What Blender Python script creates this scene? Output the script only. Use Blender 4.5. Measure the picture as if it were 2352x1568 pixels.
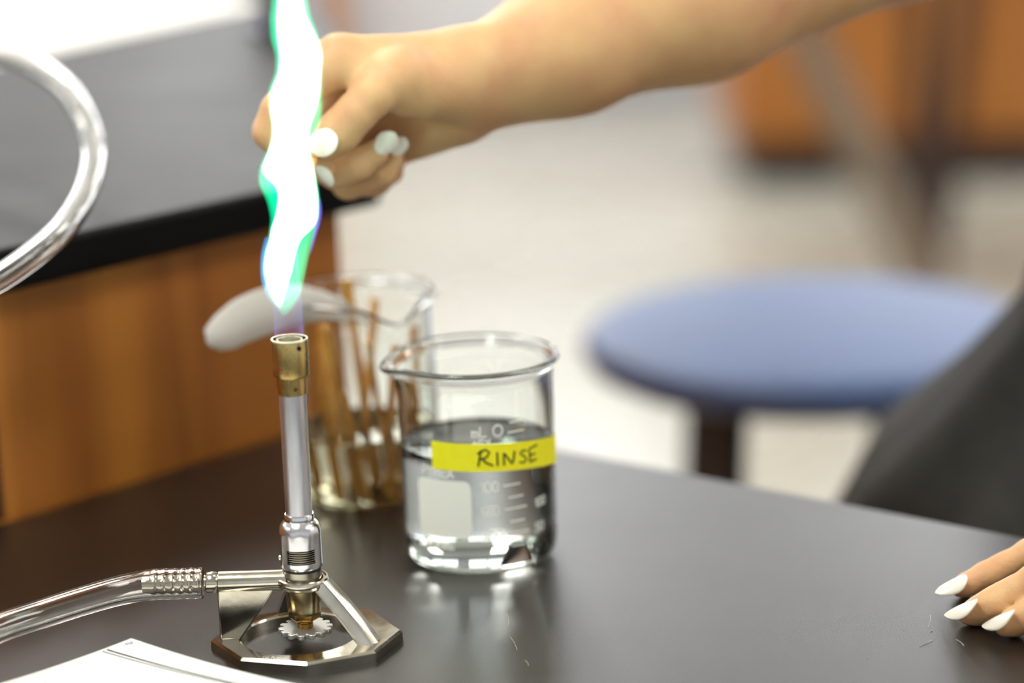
import bpy, math, random
import numpy as np
from math import sin, cos, pi, radians, tan, sqrt, atan2
from mathutils import Vector, Matrix

random.seed(7)
for o in list(bpy.data.objects): bpy.data.objects.remove(o)
SC = bpy.context.scene
COL = SC.collection
BENCH = 0.86            # height of the lower bench top above the floor; the scene is laid out with that top at z = 0 and lifted at the end

# ------------------------------------------------------------------ camera
PITCH, ROLL, FPX, CAMH = radians(14.5), radians(1.95), 6000.0, 0.403
_r0 = np.array([1., 0, 0]); _u0 = np.array([0, sin(PITCH), cos(PITCH)]); _f = np.array([0, cos(PITCH), -sin(PITCH)])
_r = cos(ROLL) * _r0 - sin(ROLL) * _u0
_u = sin(ROLL) * _r0 + cos(ROLL) * _u0
cam_d = bpy.data.cameras.new('camera'); cam = bpy.data.objects.new('camera', cam_d); COL.objects.link(cam)
M = Matrix(((_r[0], _u[0], -_f[0], 0), (_r[1], _u[1], -_f[1], 0), (_r[2], _u[2], -_f[2], CAMH), (0, 0, 0, 1)))
cam.matrix_world = M
cam_d.sensor_width = 36.0; cam_d.lens = FPX / 2352 * 36
cam_d.clip_start = 0.05; cam_d.clip_end = 60
cam_d.dof.use_dof = True; cam_d.dof.focus_distance = 1.118; cam_d.dof.aperture_fstop = 2.8; cam_d.dof.aperture_blades = 0
SC.camera = cam
# ------------------------------------------------------------------ world, exposure
W = bpy.data.worlds.new('world'); SC.world = W; W.use_nodes = True
W.node_tree.nodes['Background'].inputs[0].default_value = (0.8, 0.88, 1.0, 1)
W.node_tree.nodes['Background'].inputs[1].default_value = 0.5
SC.view_settings.view_transform = 'Standard'; SC.view_settings.look = 'None'
SC.view_settings.gamma = 1; SC.view_settings.use_curve_mapping = False
SC.view_settings.exposure = 0.62
# ceiling lamps: warm white fluorescent troffers (x, y, strength)
LAMPS = [(x, y) for y in (0.4, 3.0, 5.8) for x in (-3.2, -0.72, 1.8, 4.3)]
LAMP_EMIT = 11.5
CEIL = 1.95
FILL_WINDOW_EMIT = 3.6      # added glowing panes on the far wall, out of view, to brighten reflections

def ray(x, y): return _f + _r * ((x - 1176) / FPX) - _u * ((y - 784) / FPX)
def pz(x, y, z):
    d = ray(x, y); t = (z - CAMH) / d[2]; return d * t + np.array([0, 0, CAMH])
def py(x, y, Y):
    d = ray(x, y); return d * (Y / d[1]) + np.array([0, 0, CAMH])

# ------------------------------------------------------------------ materials
def srgb(r, g, b):
    f = lambda c: (c / 255 / 12.92) if c <= 10 else ((c / 255 + .055) / 1.055) ** 2.4
    return (f(r), f(g), f(b), 1)
def mat(name, col=(.5, .5, .5, 1), rough=.5, metal=0, spec=.5, **kw):
    m = bpy.data.materials.new(name); m.use_nodes = True
    nt = m.node_tree; b = nt.nodes['Principled BSDF']
    b.inputs['Base Color'].default_value = col; b.inputs['Roughness'].default_value = rough
    b.inputs['Metallic'].default_value = metal; b.inputs['Specular IOR Level'].default_value = spec
    for k, v in kw.items():
        b.inputs[k.replace('_', ' ')].default_value = v
    return m
def noise_mix(m, c1, c2, scale=(1, 1, 1), nscale=5, detail=4, lo=.35, hi=.65, rough=None, bump=0, bscale=None, distort=0):
    nt = m.node_tree; N = nt.nodes; L = nt.links; b = N['Principled BSDF']
    tc = N.new('ShaderNodeTexCoord'); mp = N.new('ShaderNodeMapping'); mp.inputs['Scale'].default_value = scale
    L.new(tc.outputs['Object'], mp.inputs[0])
    n = N.new('ShaderNodeTexNoise'); n.inputs['Scale'].default_value = nscale; n.inputs['Detail'].default_value = detail
    n.inputs['Distortion'].default_value = distort
    L.new(mp.outputs[0], n.inputs['Vector'])
    r = N.new('ShaderNodeValToRGB'); r.color_ramp.elements[0].position = lo; r.color_ramp.elements[1].position = hi
    r.color_ramp.elements[0].color = c1; r.color_ramp.elements[1].color = c2
    L.new(n.outputs['Fac'], r.inputs[0]); L.new(r.outputs[0], b.inputs['Base Color'])
    if rough:
        q = N.new('ShaderNodeMapRange'); q.inputs['To Min'].default_value = rough[0]; q.inputs['To Max'].default_value = rough[1]
        L.new(n.outputs['Fac'], q.inputs[0]); L.new(q.outputs[0], b.inputs['Roughness'])
    if bump:
        bn = N.new('ShaderNodeTexNoise'); bn.inputs['Scale'].default_value = bscale or nscale; bn.inputs['Detail'].default_value = 3
        L.new(mp.outputs[0] if not bscale else tc.outputs['Object'], bn.inputs['Vector'])
        bp = N.new('ShaderNodeBump'); bp.inputs['Strength'].default_value = bump; bp.inputs['Distance'].default_value = .001
        L.new(bn.outputs['Fac'], bp.inputs['Height']); L.new(bp.outputs[0], b.inputs['Normal'])
    return m

M_bench = noise_mix(mat('bench_resin', rough=.33, spec=.8), srgb(17, 13, 10), srgb(22, 18, 14), nscale=14, rough=(.27, .36), bump=.16, bscale=2200)
M_slab = noise_mix(mat('counter_resin', rough=.40, spec=.5, IOR=1.19), srgb(9, 9, 9), srgb(12, 12, 12), nscale=10, rough=(.42, .52), bump=.2, bscale=700)
M_wood = noise_mix(mat('oak_veneer', rough=.42), srgb(140, 76, 22), srgb(212, 136, 56), scale=(1, 1, .06), nscale=18, detail=5, lo=.3, hi=.68, bump=.1, distort=.6)
M_wood2 = noise_mix(mat('cabinet_wood', rough=.45), srgb(150, 90, 30), srgb(184, 120, 52), scale=(1, 1, .12), nscale=4, detail=4)
M_kick = mat('black_kick', srgb(18, 18, 20), .6)
M_floor = noise_mix(mat('floor_vinyl', rough=.3), srgb(161, 159, 149), srgb(171, 169, 160), nscale=1.5, rough=(.22, .32))
M_wall = noise_mix(mat('wall_paint', rough=.7), srgb(216, 222, 230), srgb(224, 228, 235), nscale=1.2)
M_ceil = noise_mix(mat('ceiling_tile', rough=.9), srgb(228, 228, 222), srgb(240, 240, 236), nscale=30)
M_pale = mat('pale_laminate', srgb(214, 216, 212), .5)
M_dark = mat('black_plastic', srgb(22, 21, 22), .45)
M_blue = noise_mix(mat('blue_seat', rough=.5, spec=.5), srgb(60, 80, 120), srgb(66, 88, 130), nscale=9, rough=(.46, .54))
M_steelgrey = mat('grey_paint', srgb(112, 96, 78), .5)
M_brownleg = mat('dark_brown_leg', srgb(52, 30, 20), .5)
M_nickel = noise_mix(mat('nickel_plate', rough=.16, metal=1), srgb(184, 178, 164), srgb(214, 208, 194), nscale=60, rough=(.08, .22), bump=.04, bscale=250)
M_alu = noise_mix(mat('aluminium', rough=.36, metal=1), srgb(205, 206, 214), srgb(224, 225, 230), scale=(1, 1, .15), nscale=300, rough=(.32, .42))
M_alup = mat('polished_aluminium', srgb(222, 222, 226), .14, 1)
M_brass = noise_mix(mat('brass', rough=.24, metal=1), srgb(168, 144, 84), srgb(216, 192, 128), scale=(1, 1, .35), nscale=170, detail=6, lo=.3, hi=.75, rough=(.2, .36))
M_brassd = noise_mix(mat('tarnished_brass', rough=.3, metal=1), srgb(120, 86, 38), srgb(176, 138, 70), nscale=260, rough=(.2, .4))
M_blackm = mat('dark_bore', srgb(30, 26, 34), .4, .8)
M_copperspot = mat('copper_stain', srgb(170, 96, 62), .4, .8)
M_gear = mat('cast_gear', srgb(196, 196, 192), .38, .85)
M_paper = mat('paper', srgb(244, 243, 238), .8)
M_ink = mat('black_ink', srgb(40, 40, 46), .7)
M_inkb = mat('blue_ink', srgb(50, 56, 120), .7)
M_tape = noise_mix(mat('yellow_tape', rough=.55), srgb(244, 236, 20), srgb(248, 242, 34), nscale=200)
M_marker = mat('marker_ink', srgb(38, 44, 10), .6)
M_enamel = mat('white_enamel', srgb(242, 244, 234), .5)
M_nail = mat('white_nail', srgb(244, 240, 226), .12, 0, .5, Coat_Weight=.6)
M_splint = noise_mix(mat('wet_splint', rough=.4), srgb(190, 126, 42), srgb(232, 180, 92), scale=(1, 1, .1), nscale=200)
M_spoon = mat('cloudy_plastic', srgb(236, 236, 230), .4, 0, .5, Transmission_Weight=.6, IOR=1.3)
M_scratch = mat('scratch', srgb(190, 186, 178), .6)
M_hair = noise_mix(mat('dark_hair', rough=.4), srgb(24, 16, 12), srgb(44, 30, 22), scale=(1, 1, .1), nscale=90)
M_eye = mat('eye_white', srgb(235, 232, 228), .2); M_iris = mat('iris', srgb(50, 30, 20), .2)
M_lip = mat('lips', srgb(170, 90, 84), .4)
M_cloth = noise_mix(mat('black_cloth', rough=.8, spec=.25), srgb(29, 29, 26), srgb(36, 36, 32), nscale=60, bump=.4, bscale=500)
M_shoe = mat('shoe_leather', srgb(30, 28, 28), .4)
M_skin = noise_mix(mat('skin', rough=.5, spec=.35), srgb(219, 180, 130), srgb(204, 152, 112), nscale=38, detail=3, lo=.3, hi=.8, bump=.25, bscale=420)
_b = M_skin.node_tree.nodes['Principled BSDF']
_b.inputs['Subsurface Weight'].default_value = .28; _b.inputs['Subsurface Radius'].default_value = (1, .35, .2); _b.inputs['Subsurface Scale'].default_value = .006

def glassy(name, col, ior, rough=0.0):
    m = bpy.data.materials.new(name); m.use_nodes = True; nt = m.node_tree; nt.nodes.clear()
    g = nt.nodes.new('ShaderNodeBsdfGlass'); o = nt.nodes.new('ShaderNodeOutputMaterial')
    g.inputs['Color'].default_value = col; g.inputs['IOR'].default_value = ior; g.inputs['Roughness'].default_value = rough
    nt.links.new(g.outputs[0], o.inputs[0]); return m
M_glass = glassy('beaker_glass', (.985, .995, .985, 1), 1.47)
M_water2 = glassy('amber_water', (.99, .95, .80, 1), 1.333)
M_water = glassy('water', (.985, .99, .985, 1), 1.333)
M_hose = glassy('clear_vinyl', (.97, .965, .955, 1), 1.40, .0)
def emitter(name, col, s):
    m = bpy.data.materials.new(name); m.use_nodes = True; nt = m.node_tree; nt.nodes.clear()
    g = nt.nodes.new('ShaderNodeEmission'); o = nt.nodes.new('ShaderNodeOutputMaterial')
    g.inputs[0].default_value = col; g.inputs[1].default_value = s; nt.links.new(g.outputs[0], o.inputs[0]); return m
def vol_emitter(name, col, s):
    m = bpy.data.materials.new(name); m.use_nodes = True; nt = m.node_tree; nt.nodes.clear()
    g = nt.nodes.new('ShaderNodeEmission'); o = nt.nodes.new('ShaderNodeOutputMaterial')
    g.inputs[0].default_value = col; g.inputs[1].default_value = s; nt.links.new(g.outputs[0], o.inputs['Volume']); return m
M_lamp = emitter('lamp_diffuser', (1, .965, .9, 1), LAMP_EMIT)
M_flame_g = vol_emitter('flame_green', (.0, 1.0, .42, 1), 60)
M_flame_w = vol_emitter('flame_white', (.75, 1.0, .92, 1), 450)
M_flame_b = vol_emitter('flame_blue', (.25, .2, 1.0, 1), 55)
M_flame_v = vol_emitter('flame_violet', (.5, .25, .5, 1), 1.0)

# ------------------------------------------------------------------ mesh helpers
class MB:
    def __init__(s): s.v = []; s.f = []
    def add(s, v, f):
        o = len(s.v); s.v += [tuple(map(float, p)) for p in v]; s.f += [tuple(i + o for i in q) for q in f]; return s
    def box(s, lo, hi, R=None, c=None):
        x0, y0, z0 = lo; x1, y1, z1 = hi
        v = [(x0, y0, z0), (x1, y0, z0), (x1, y1, z0), (x0, y1, z0), (x0, y0, z1), (x1, y0, z1), (x1, y1, z1), (x0, y1, z1)]
        if R is not None: v = [tuple(R @ Vector(p) + Vector(c if c is not None else (0, 0, 0))) for p in v]
        return s.add(v, [(0, 3, 2, 1), (4, 5, 6, 7), (0, 1, 5, 4), (1, 2, 6, 5), (2, 3, 7, 6), (3, 0, 4, 7)])
    def prism(s, poly, z0, z1):
        n = len(poly); a = sum(poly[i][0] * poly[(i + 1) % n][1] - poly[(i + 1) % n][0] * poly[i][1] for i in range(n))
        if a < 0: poly = poly[::-1]
        v = [(p[0], p[1], z0) for p in poly] + [(p[0], p[1], z1) for p in poly]
        f = [tuple(range(n - 1, -1, -1)), tuple(range(n, 2 * n))] + [(i, (i + 1) % n, n + (i + 1) % n, n + i) for i in range(n)]
        return s.add(v, f)
    def lathe(s, prof, c=(0, 0, 0), n=48, axis=None, closed=False, caps=True, rf=None):
        """prof: (r, z) list. closed -> torus-like section."""
        R = Vector((0, 0, 1)).rotation_difference(Vector(axis).normalized()).to_matrix() if axis is not None else Matrix.Identity(3)
        v = []
        for (r, z) in prof:
            for k in range(n):
                a = 2 * pi * k / n
                p = Vector((r * cos(a), r * sin(a), z))
                if rf: p = Vector(rf(a, r, z))
                p = R @ p; v.append((p.x + c[0], p.y + c[1], p.z + c[2]))
        f = []; m = len(prof)
        for i in range(m if closed else m - 1):
            j = (i + 1) % m
            for k in range(n):
                q = (k + 1) % n; f.append((i * n + k, i * n + q, j * n + q, j * n + k))
        if not closed and caps:
            f.append(tuple(range(n - 1, -1, -1))); f.append(tuple((m - 1) * n + k for k in range(n)))
        return s.add(v, f)
    def tube(s, pts, r, n=16, caps=True, flat=None):
        pts = [Vector(p) for p in pts]; m = len(pts)
        rs = r if hasattr(r, '__len__') else [r] * m
        up = Vector((0, 0, 1)); t0 = (pts[1] - pts[0]).normalized()
        if abs(t0.dot(up)) > .95: up = Vector((0, 1, 0))
        nx = t0.cross(up).normalized(); v = []
        for i in range(m):
            t = (pts[min(i + 1, m - 1)] - pts[max(i - 1, 0)]).normalized()
            nx = (nx - t * nx.dot(t)).normalized(); ny = t.cross(nx)
            for k in range(n):
                a = 2 * pi * k / n
                v.append(tuple(pts[i] + nx * cos(a) * rs[i] + ny * sin(a) * rs[i] * (flat or 1)))
        f = []
        for i in range(m - 1):
            for k in range(n):
                q = (k + 1) % n; f.append((i * n + k, i * n + q, (i + 1) * n + q, (i + 1) * n + k))
        if caps: f.append(tuple(range(n - 1, -1, -1))); f.append(tuple((m - 1) * n + k for k in range(n)))
        return s.add(v, f)
    def ell(s, c, r, R=None, nu=24, nv=14):
        v = []; f = []
        for j in range(nv + 1):
            t = pi * j / nv
            for k in range(nu):
                a = 2 * pi * k / nu; p = Vector((r[0] * sin(t) * cos(a), r[1] * sin(t) * sin(a), -r[2] * cos(t)))
                if R: p = R @ p
                v.append((p.x + c[0], p.y + c[1], p.z + c[2]))
        for j in range(nv):
            for k in range(nu):
                q = (k + 1) % nu; f.append((j * nu + k, j * nu + q, (j + 1) * nu + q, (j + 1) * nu + k))
        return s.add(v, f)

def spline(P, n=12):
    P = [Vector(p) for p in P]; T = [0]
    for a, b in zip(P[:-1], P[1:]): T.append(T[-1] + (b - a).length)
    def tan_(i):
        if i == 0: return (P[1] - P[0]) / (T[1] - T[0])
        if i == len(P) - 1: return (P[-1] - P[-2]) / (T[-1] - T[-2])
        h0, h1 = T[i] - T[i - 1], T[i + 1] - T[i]
        return ((P[i] - P[i - 1]) / h0 * h1 + (P[i + 1] - P[i]) / h1 * h0) / (h0 + h1)
    D_ = [tan_(i) for i in range(len(P))]; out = []
    for i in range(len(P) - 1):
        h = T[i + 1] - T[i]
        for k in range(n):
            t = k / n; out.append(P[i] * (2 * t ** 3 - 3 * t * t + 1) + D_[i] * h * (t ** 3 - 2 * t * t + t) + P[i + 1] * (3 * t * t - 2 * t ** 3) + D_[i + 1] * h * (t ** 3 - t * t))
    return out + [P[-1]]

def obj(name, mb, m, parent=None, smooth=True, bevel=0, seg=2, sub=0, angle=35, loc=None, merge=0):
    """links a mesh whose vertices are given in scene coordinates; origin goes to loc / parent's / own base."""
    v = np.array(mb.v, dtype=float)
    if loc is None:
        loc = (v[:, 0].min() + v[:, 0].max()) / 2, (v[:, 1].min() + v[:, 1].max()) / 2, v[:, 2].min()
    loc = np.array(loc)
    me = bpy.data.meshes.new(name); me.from_pydata([tuple(p) for p in (v - loc)], [], mb.f)
    if merge:
        import bmesh
        b = bmesh.new(); b.from_mesh(me); bmesh.ops.remove_doubles(b, verts=b.verts, dist=merge); b.to_mesh(me); b.free()
    me.validate(); me.update(); me.materials.append(m)
    o = bpy.data.objects.new(name, me); COL.objects.link(o)
    if parent is not None:
        o.parent = parent; o.location = tuple(loc - wloc(parent))
    else: o.location = tuple(loc)
    if bevel:
        bv = o.modifiers.new('bevel', 'BEVEL'); bv.width = bevel; bv.segments = seg; bv.limit_method = 'ANGLE'; bv.angle_limit = radians(30)
    if sub:
        sd = o.modifiers.new('sub', 'SUBSURF'); sd.levels = sub; sd.render_levels = sub
    if smooth:
        me.polygons.foreach_set('use_smooth', [True] * len(me.polygons))
        if angle < 180:
            try: me.set_sharp_from_angle(angle=radians(angle))
            except Exception: pass
    return o
def wloc(o):
    p = np.array(o.location)
    while o.parent is not None: o = o.parent; p = p + np.array(o.location)
    return p
def thing(name, label, cat, loc=(0, 0, 0), group=None):
    o = bpy.data.objects.new(name, None); COL.objects.link(o); o.location = tuple(loc); o.empty_display_size = .05
    o['label'] = label; o['category'] = cat
    if group: o['group'] = group
    return o
def tag(o, label, cat, group=None):
    o['label'] = label; o['category'] = cat
    if group: o['group'] = group
    return o
def struct(name, mb, m, **k):
    o = obj(name, mb, m, **k); o['kind'] = 'structure'; return o

# ------------------------------------------------------------------ room
X0, X1, Y0, Y1 = -4.6, 5.4, -2.6, 7.7
FL = -BENCH
struct('floor', MB().box((X0, Y0, FL - .1), (X1, Y1, FL)), M_floor, smooth=False)
struct('ceiling', MB().box((X0, Y0, CEIL), (X1, Y1, CEIL + .1)), M_ceil, smooth=False)
struct('wall_back', MB().box((X0, Y1, FL), (X1, Y1 + .1, CEIL)), M_wall, smooth=False)
struct('wall_front', MB().box((X0, Y0 - .1, FL), (X1, Y0, CEIL)), M_wall, smooth=False)
struct('wall_left', MB().box((X0 - .1, Y0, FL), (X0, Y1, CEIL)), M_wall, smooth=False)
struct('wall_right', MB().box((X1, Y0, FL), (X1 + .1, Y1, CEIL)), M_wall, smooth=False)
M_pane = emitter('added_glow_pane', (.95, .97, 1, 1), FILL_WINDOW_EMIT)  # window shapes added out of frame so the resin tops reflect something bright
for i, wx in enumerate((-3.3, -1.2, .9, 3.0)):
    w_o = struct('fill_window_%d' % (i + 1), MB().box((wx, Y1 - .03, .15), (wx + 1.7, Y1 - .001, 1.7)), M_pale, smooth=False)
    obj('glow_pane', MB().box((wx + .06, Y1 - .034, .21), (wx + 1.64, Y1 - .031, 1.64)), M_pane, w_o, smooth=False)
    obj('mullion', MB().box((wx + .83, Y1 - .045, .21), (wx + .87, Y1 - .035, 1.64)), M_pale, w_o, smooth=False)
struct('baseboard_back', MB().box((X0, Y1 - .015, FL), (X1, Y1, FL + .1)), mat('grey_base', srgb(168, 172, 180), .6), smooth=False)
for i, (x, y) in enumerate(LAMPS):
    t = thing('ceiling_light', 'white ceiling light panel in the %s, %s' % (('row nearest the camera', 'middle row', 'row nearest the far wall')[i // 4], ('far left', 'left of centre', 'right of centre', 'far right')[i % 4]), 'ceiling light', (x, y, CEIL), 'ceiling light panels')
    fr = MB()
    for a, b in (((-.32, -.62), (.32, -.6)), ((-.32, .6), (.32, .62)), ((-.32, -.6), (-.3, .6)), ((.3, -.6), (.32, .6))):
        fr.box((x + a[0], y + a[1], CEIL - .03), (x + b[0], y + b[1], CEIL - .0005))
    obj('frame', fr, M_pale, t, smooth=False)
    obj('diffuser', MB().box((x - .3, y - .6, CEIL - .02), (x + .3, y + .6, CEIL - .012)), M_lamp, t, smooth=False)

# ------------------------------------------------------------------ lower bench and raised counter
C = pz(828, 941, 0); L0 = pz(0, 1200, 0); R1 = pz(2352, 1231, 0)
dL = (L0 - C) / np.linalg.norm(L0 - C); dR = (R1 - C) / np.linalg.norm(R1 - C)
nP = np.array([dL[1] * -1, dL[0], 0])
if nP @ dR < 0: nP = -nP            # from the raised part towards the lower bench
A0 = C - nP * .0; P1 = C + dR * 1.25; P2 = P1 + dL * 1.15; P3 = C + dL * 1.15
t = thing('lab_bench', 'dark grey resin lab bench top carrying the burner and the glass beakers', 'lab bench', (float((C + P2)[0] / 2), float((C + P2)[1] / 2), FL))
obj('bench_top', MB().prism([A0[:2], P1[:2], P2[:2], P3[:2]], -.03, 0), M_bench, t, smooth=False, bevel=.003)
i1 = C + dR * .03 + dL * .03; i2 = P1 - dR * .03 + dL * .03; i3 = P2 - dR * .03 - dL * .03; i4 = P3 + dR * .03 - dL * .03
obj('cabinet_body', MB().prism([i1[:2], i2[:2], i3[:2], i4[:2]], FL + .1, -.03), M_wood, t, smooth=False)
j = [(i1 + (dR + dL) * .04), (i2 + (-dR + dL) * .04), (i3 - (dR + dL) * .04), (i4 + (dR - dL) * .04)]
obj('toe_kick', MB().prism([p[:2] for p in j], FL, FL + .1), M_kick, t, smooth=False)
for (sx, sy, ex, ey) in ((2132, 1440, 2137, 1412), (2112, 1484, 2142, 1470), (2137, 1450, 2143, 1449), (1164, 1408, 1168, 1436), (1172, 1462, 1188, 1492), (2196, 1468, 2214, 1482), (1206, 1516, 1214, 1528), (1990, 1508, 1994, 1512)):
    a = pz(sx, sy, .0001); b = pz(ex, ey, .0001)
    q = [Vector(a), Vector((a + b) / 2 + np.array([.0004, .0003, 0])), Vector(b)]
    so = obj('scratch', MB().tube(q, .00011, 6), M_scratch, t); so['label'] = 'pale scratch'

ZT, ZB = .1405, .1185
E0 = pz(808, 430, ZT); dE = pz(690, 0, ZT) - E0; dE /= np.linalg.norm(dE)
E0 = C + nP * .018 - dL * .006; F0 = E0 + dL * 1.4; E1 = E0 + dE * 1.15; F1 = F0 + dE * 1.15
t = thing('raised_counter', 'raised dark counter with brown wood panel front behind the burner', 'counter', (float(E0[0] - .4), float(E0[1] + .3), FL))
obj('counter_top', MB().prism([E0[:2], F0[:2], F1[:2], E1[:2]], ZB, ZT), M_slab, t, smooth=False, bevel=.003)
c0 = C + dL * .006; g0 = c0 - nP * .004; g1 = g0 + dL * 1.3; g2 = g1 + dE * 1.05; g3 = g0 + dE * 1.05
obj('wood_panel', MB().prism([g0[:2], g1[:2], g2[:2], g3[:2]], FL + .1, ZB), M_wood, t, smooth=False)
sm = MB()
for s_ in (.238, ):
    p = g0 + dL * s_ + nP * .0003; q = p + dL * .005; u = q + nP * .0012; w = p + nP * .0012
    sm.prism([p[:2], q[:2], u[:2], w[:2]], .0002, ZB)
obj('panel_seam', sm, mat('seam_wood', srgb(88, 44, 14), .5), t, smooth=False)

# ------------------------------------------------------------------ bunsen burner
BX, BY = [float(v) for v in pz(704, 1481, 0)[:2]]
B = (BX, BY, 0)
burner = thing('bunsen_burner', 'metal bunsen burner with brass top and nickel octagonal base, lit', 'burner', B)
oct_ = [(-.0405, -.0024), (-.0255, -.0265), (.0027, -.0344), (.0309, -.0232), (.0413, .0008), (.0263, .0294), (-.0027, .0344), (-.0309, .0232)]
def ring_base():
    m = MB(); n = 96; OV = [Vector(p) for p in oct_]
    def outer(a):
        d = Vector((cos(a), sin(a)))
        best = None
        for i in range(8):
            p, q = OV[i], OV[(i + 1) % 8]; e = q - p
            den = d.x * e.y - d.y * e.x
            if abs(den) < 1e-12: continue
            tt = (p.x * e.y - p.y * e.x) / den; s_ = (p.x * d.y - p.y * d.x) / den
            if tt > 0 and -1e-6 <= s_ <= 1 + 1e-6: best = tt if best is None else min(best, tt)
        return best
    angs = sorted([2 * pi * k / n for k in range(n)] + [atan2(p.y, p.x) % (2 * pi) for p in OV])
    angs = [a for i, a in enumerate(angs) if i == 0 or a - angs[i - 1] > 1e-4]
    rings = []
    HR = .0246; HO = Vector((-.0032, .0010))
    for a in angs:
        o = outer(a)
        rings.append([(HR, 0), (o, 0), (o, .0042), (o - .0011, .0052), (HR + .0012, .0052), (HR + .0004, .0048), (HR, .0040)])
    v = []; f = []
    K = 7
    for a, R_ in zip(angs, rings):
        for (r, z) in R_:
            ox, oy = (HO.x, HO.y) if r < HR + .002 else (0, 0); v.append((BX + ox + r * cos(a), BY + oy + r * sin(a), z))
    N_ = len(angs)
    for i in range(N_):
        j_ = (i + 1) % N_
        for k in range(K):
            l = (k + 1) % K; f.append((i * K + k, j_ * K + k, j_ * K + l, i * K + l))
    return m.add(v, [q[::-1] for q in f])
obj('base', ring_base(), M_nickel, burner, angle=25)
# stroke lettering -------------------------------------------------------
FONT = {'0': [[(0, .2), (.1, 0), (.5, 0), (.6, .2), (.6, .8), (.5, 1), (.1, 1), (0, .8), (0, .2)]], '1': [[(.1, .8), (.3, 1), (.3, 0)]],
        '2': [[(0, .8), (.1, 1), (.5, 1), (.6, .8), (.6, .6), (0, 0), (.6, 0)]], '5': [[(.6, 1), (0, 1), (0, .55), (.4, .6), (.6, .45), (.6, .15), (.45, 0), (.1, 0), (0, .12)]],
        'N': [[(0, 0), (0, 1), (.6, 0), (.6, 1)]], 'A': [[(0, 0), (.3, 1), (.6, 0)], [(.12, .38), (.48, .38)]], 'T': [[(0, 1), (.6, 1)], [(.3, 1), (.3, 0)]],
        'U': [[(0, 1), (0, .2), (.15, 0), (.45, 0), (.6, .2), (.6, 1)]], 'R': [[(0, 0), (0, 1), (.45, 1), (.6, .85), (.6, .65), (.45, .5), (0, .5)], [(.3, .5), (.6, 0)]],
        'L': [[(0, 1), (0, 0), (.55, 0)]], 'm': [[(0, 0), (0, .6)], [(0, .45), (.15, .6), (.3, .45), (.3, 0)], [(.3, .45), (.45, .6), (.6, .45), (.6, 0)]],
        'P': [[(0, 0), (0, 1), (.45, 1), (.6, .85), (.6, .6), (.45, .48), (0, .48)]], 'Y': [[(0, 1), (.3, .5), (.6, 1)], [(.3, .5), (.3, 0)]],
        'E': [[(.6, 1), (0, 1), (0, 0), (.6, 0)], [(0, .5), (.45, .5)]], 'X': [[(0, 0), (.6, 1)], [(0, 1), (.6, 0)]], 'o': [[(.05, .1), (.05, .5), (.3, .62), (.55, .5), (.55, .1), (.3, 0), (.05, .1)]],
        '.': [[(.2, 0), (.3, 0)]], '%': [[(0, 0), (.6, 1)], [(.05, .85), (.2, .85)], [(.4, .15), (.55, .15)]], '±': [[(0, .6), (.6, .6)], [(.3, .9), (.3, .3)], [(0, .1), (.6, .1)]], ' ': [],
        'I': [[(.3, 0), (.3, 1)]], 'S': [[(.6, .85), (.45, 1), (.15, 1), (0, .8), (.1, .58), (.5, .45), (.6, .2), (.45, 0), (.1, 0), (0, .15)]], '-': [[(0, .5), (.5, .5)]]}
def strokes(text, x, y, h, adv=.85):
    out = []
    for ch in text:
        for st in FONT[ch]: out.append([(x + p[0] * h, y + p[1] * h) for p in st])
        x += adv * h * (.6 if ch in '1I.' else 1)
    return out
let = MB(); a_, b_ = pz(602, 1511, .0053), pz(660, 1516, .0053)
du = (b_ - a_) / np.linalg.norm(b_ - a_); dv = np.array([-du[1], du[0], 0])
hh = np.linalg.norm(b_ - a_) / (7 * .85)
for k, st in enumerate(strokes('NATURAL', 0, 0, hh)):
    let.tube([Vector(a_ + du * p[0] + dv * p[1] * 1.25 - np.array([0, 0, 2e-5])) for p in st], .00016, 6)
l_ = obj('lettering', let, mat('bright_metal', srgb(250, 245, 235), .35, .6), burner); l_['label'] = 'raised NATURAL lettering'

# gas inlet, web, legs, collar
zi = .0298
inl = MB()
inl.lathe([(.0043, 0), (.0047, .0006), (.0047, .028), (.0047, .031)], (BX - .0362, BY, zi), 32, (1, 0, 0))
inl.lathe([(.0034, 0), (.0034, .006)], (BX - .0418, BY, zi), 32, (1, 0, 0))
obj('gas_inlet', inl, M_nickel, burner, angle=30)
web = MB(); th = .0042
pl = [(-.0364, .0045), (-.0364, zi), (-.0115, zi + .001), (-.0105, .0285), (-.0275, .0045)]
v = [(BX + x, BY - th * .78, z) for x, z in pl] + [(BX + x, BY + th * .2, z) for x, z in pl]
web.add(v, [tuple(range(5)), tuple(range(9, 4, -1))] + [(i, i + 5, (i + 1) % 5 + 5, (i + 1) % 5) for i in range(5)])
obj('inlet_bracket', web, M_nickel, burner, bevel=.0009)
# barbed fitting (seen through the hose)
prof = [(.0030, 0)]; z = 0
for k in range(6): prof += [(.0042, z + .0004), (.0046, z + .0012), (.0037, z + .0036)]; z += .0038
prof += [(.0036, z + .002)]
prof = [(r, .0238 - zz) for r, zz in prof][::-1]
obj('hose_barb', MB().lathe([(r, z_) for r, z_ in prof], (BX - .0418 - .0252, BY, zi), 32, (1, 0, 0)), M_nickel, burner, angle=20)
obj('fitting_nut', MB().lathe([(.0044, 0), (.0048, .0006), (.0048, .0042), (.0044, .0050)], (BX - .0412, BY, zi), 32, (1, 0, 0)), M_nickel, burner)
col = MB().lathe([(.0092, .0268), (.0105, .0272), (.0112, .0288), (.0112, .0304), (.0108, .0312), (.0100, .0314), (.0097, .0306), (.0088, .0306), (.0086, .0268)], (BX, BY, 0), 64, closed=True)
obj('collar', col, M_nickel, burner)
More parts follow.
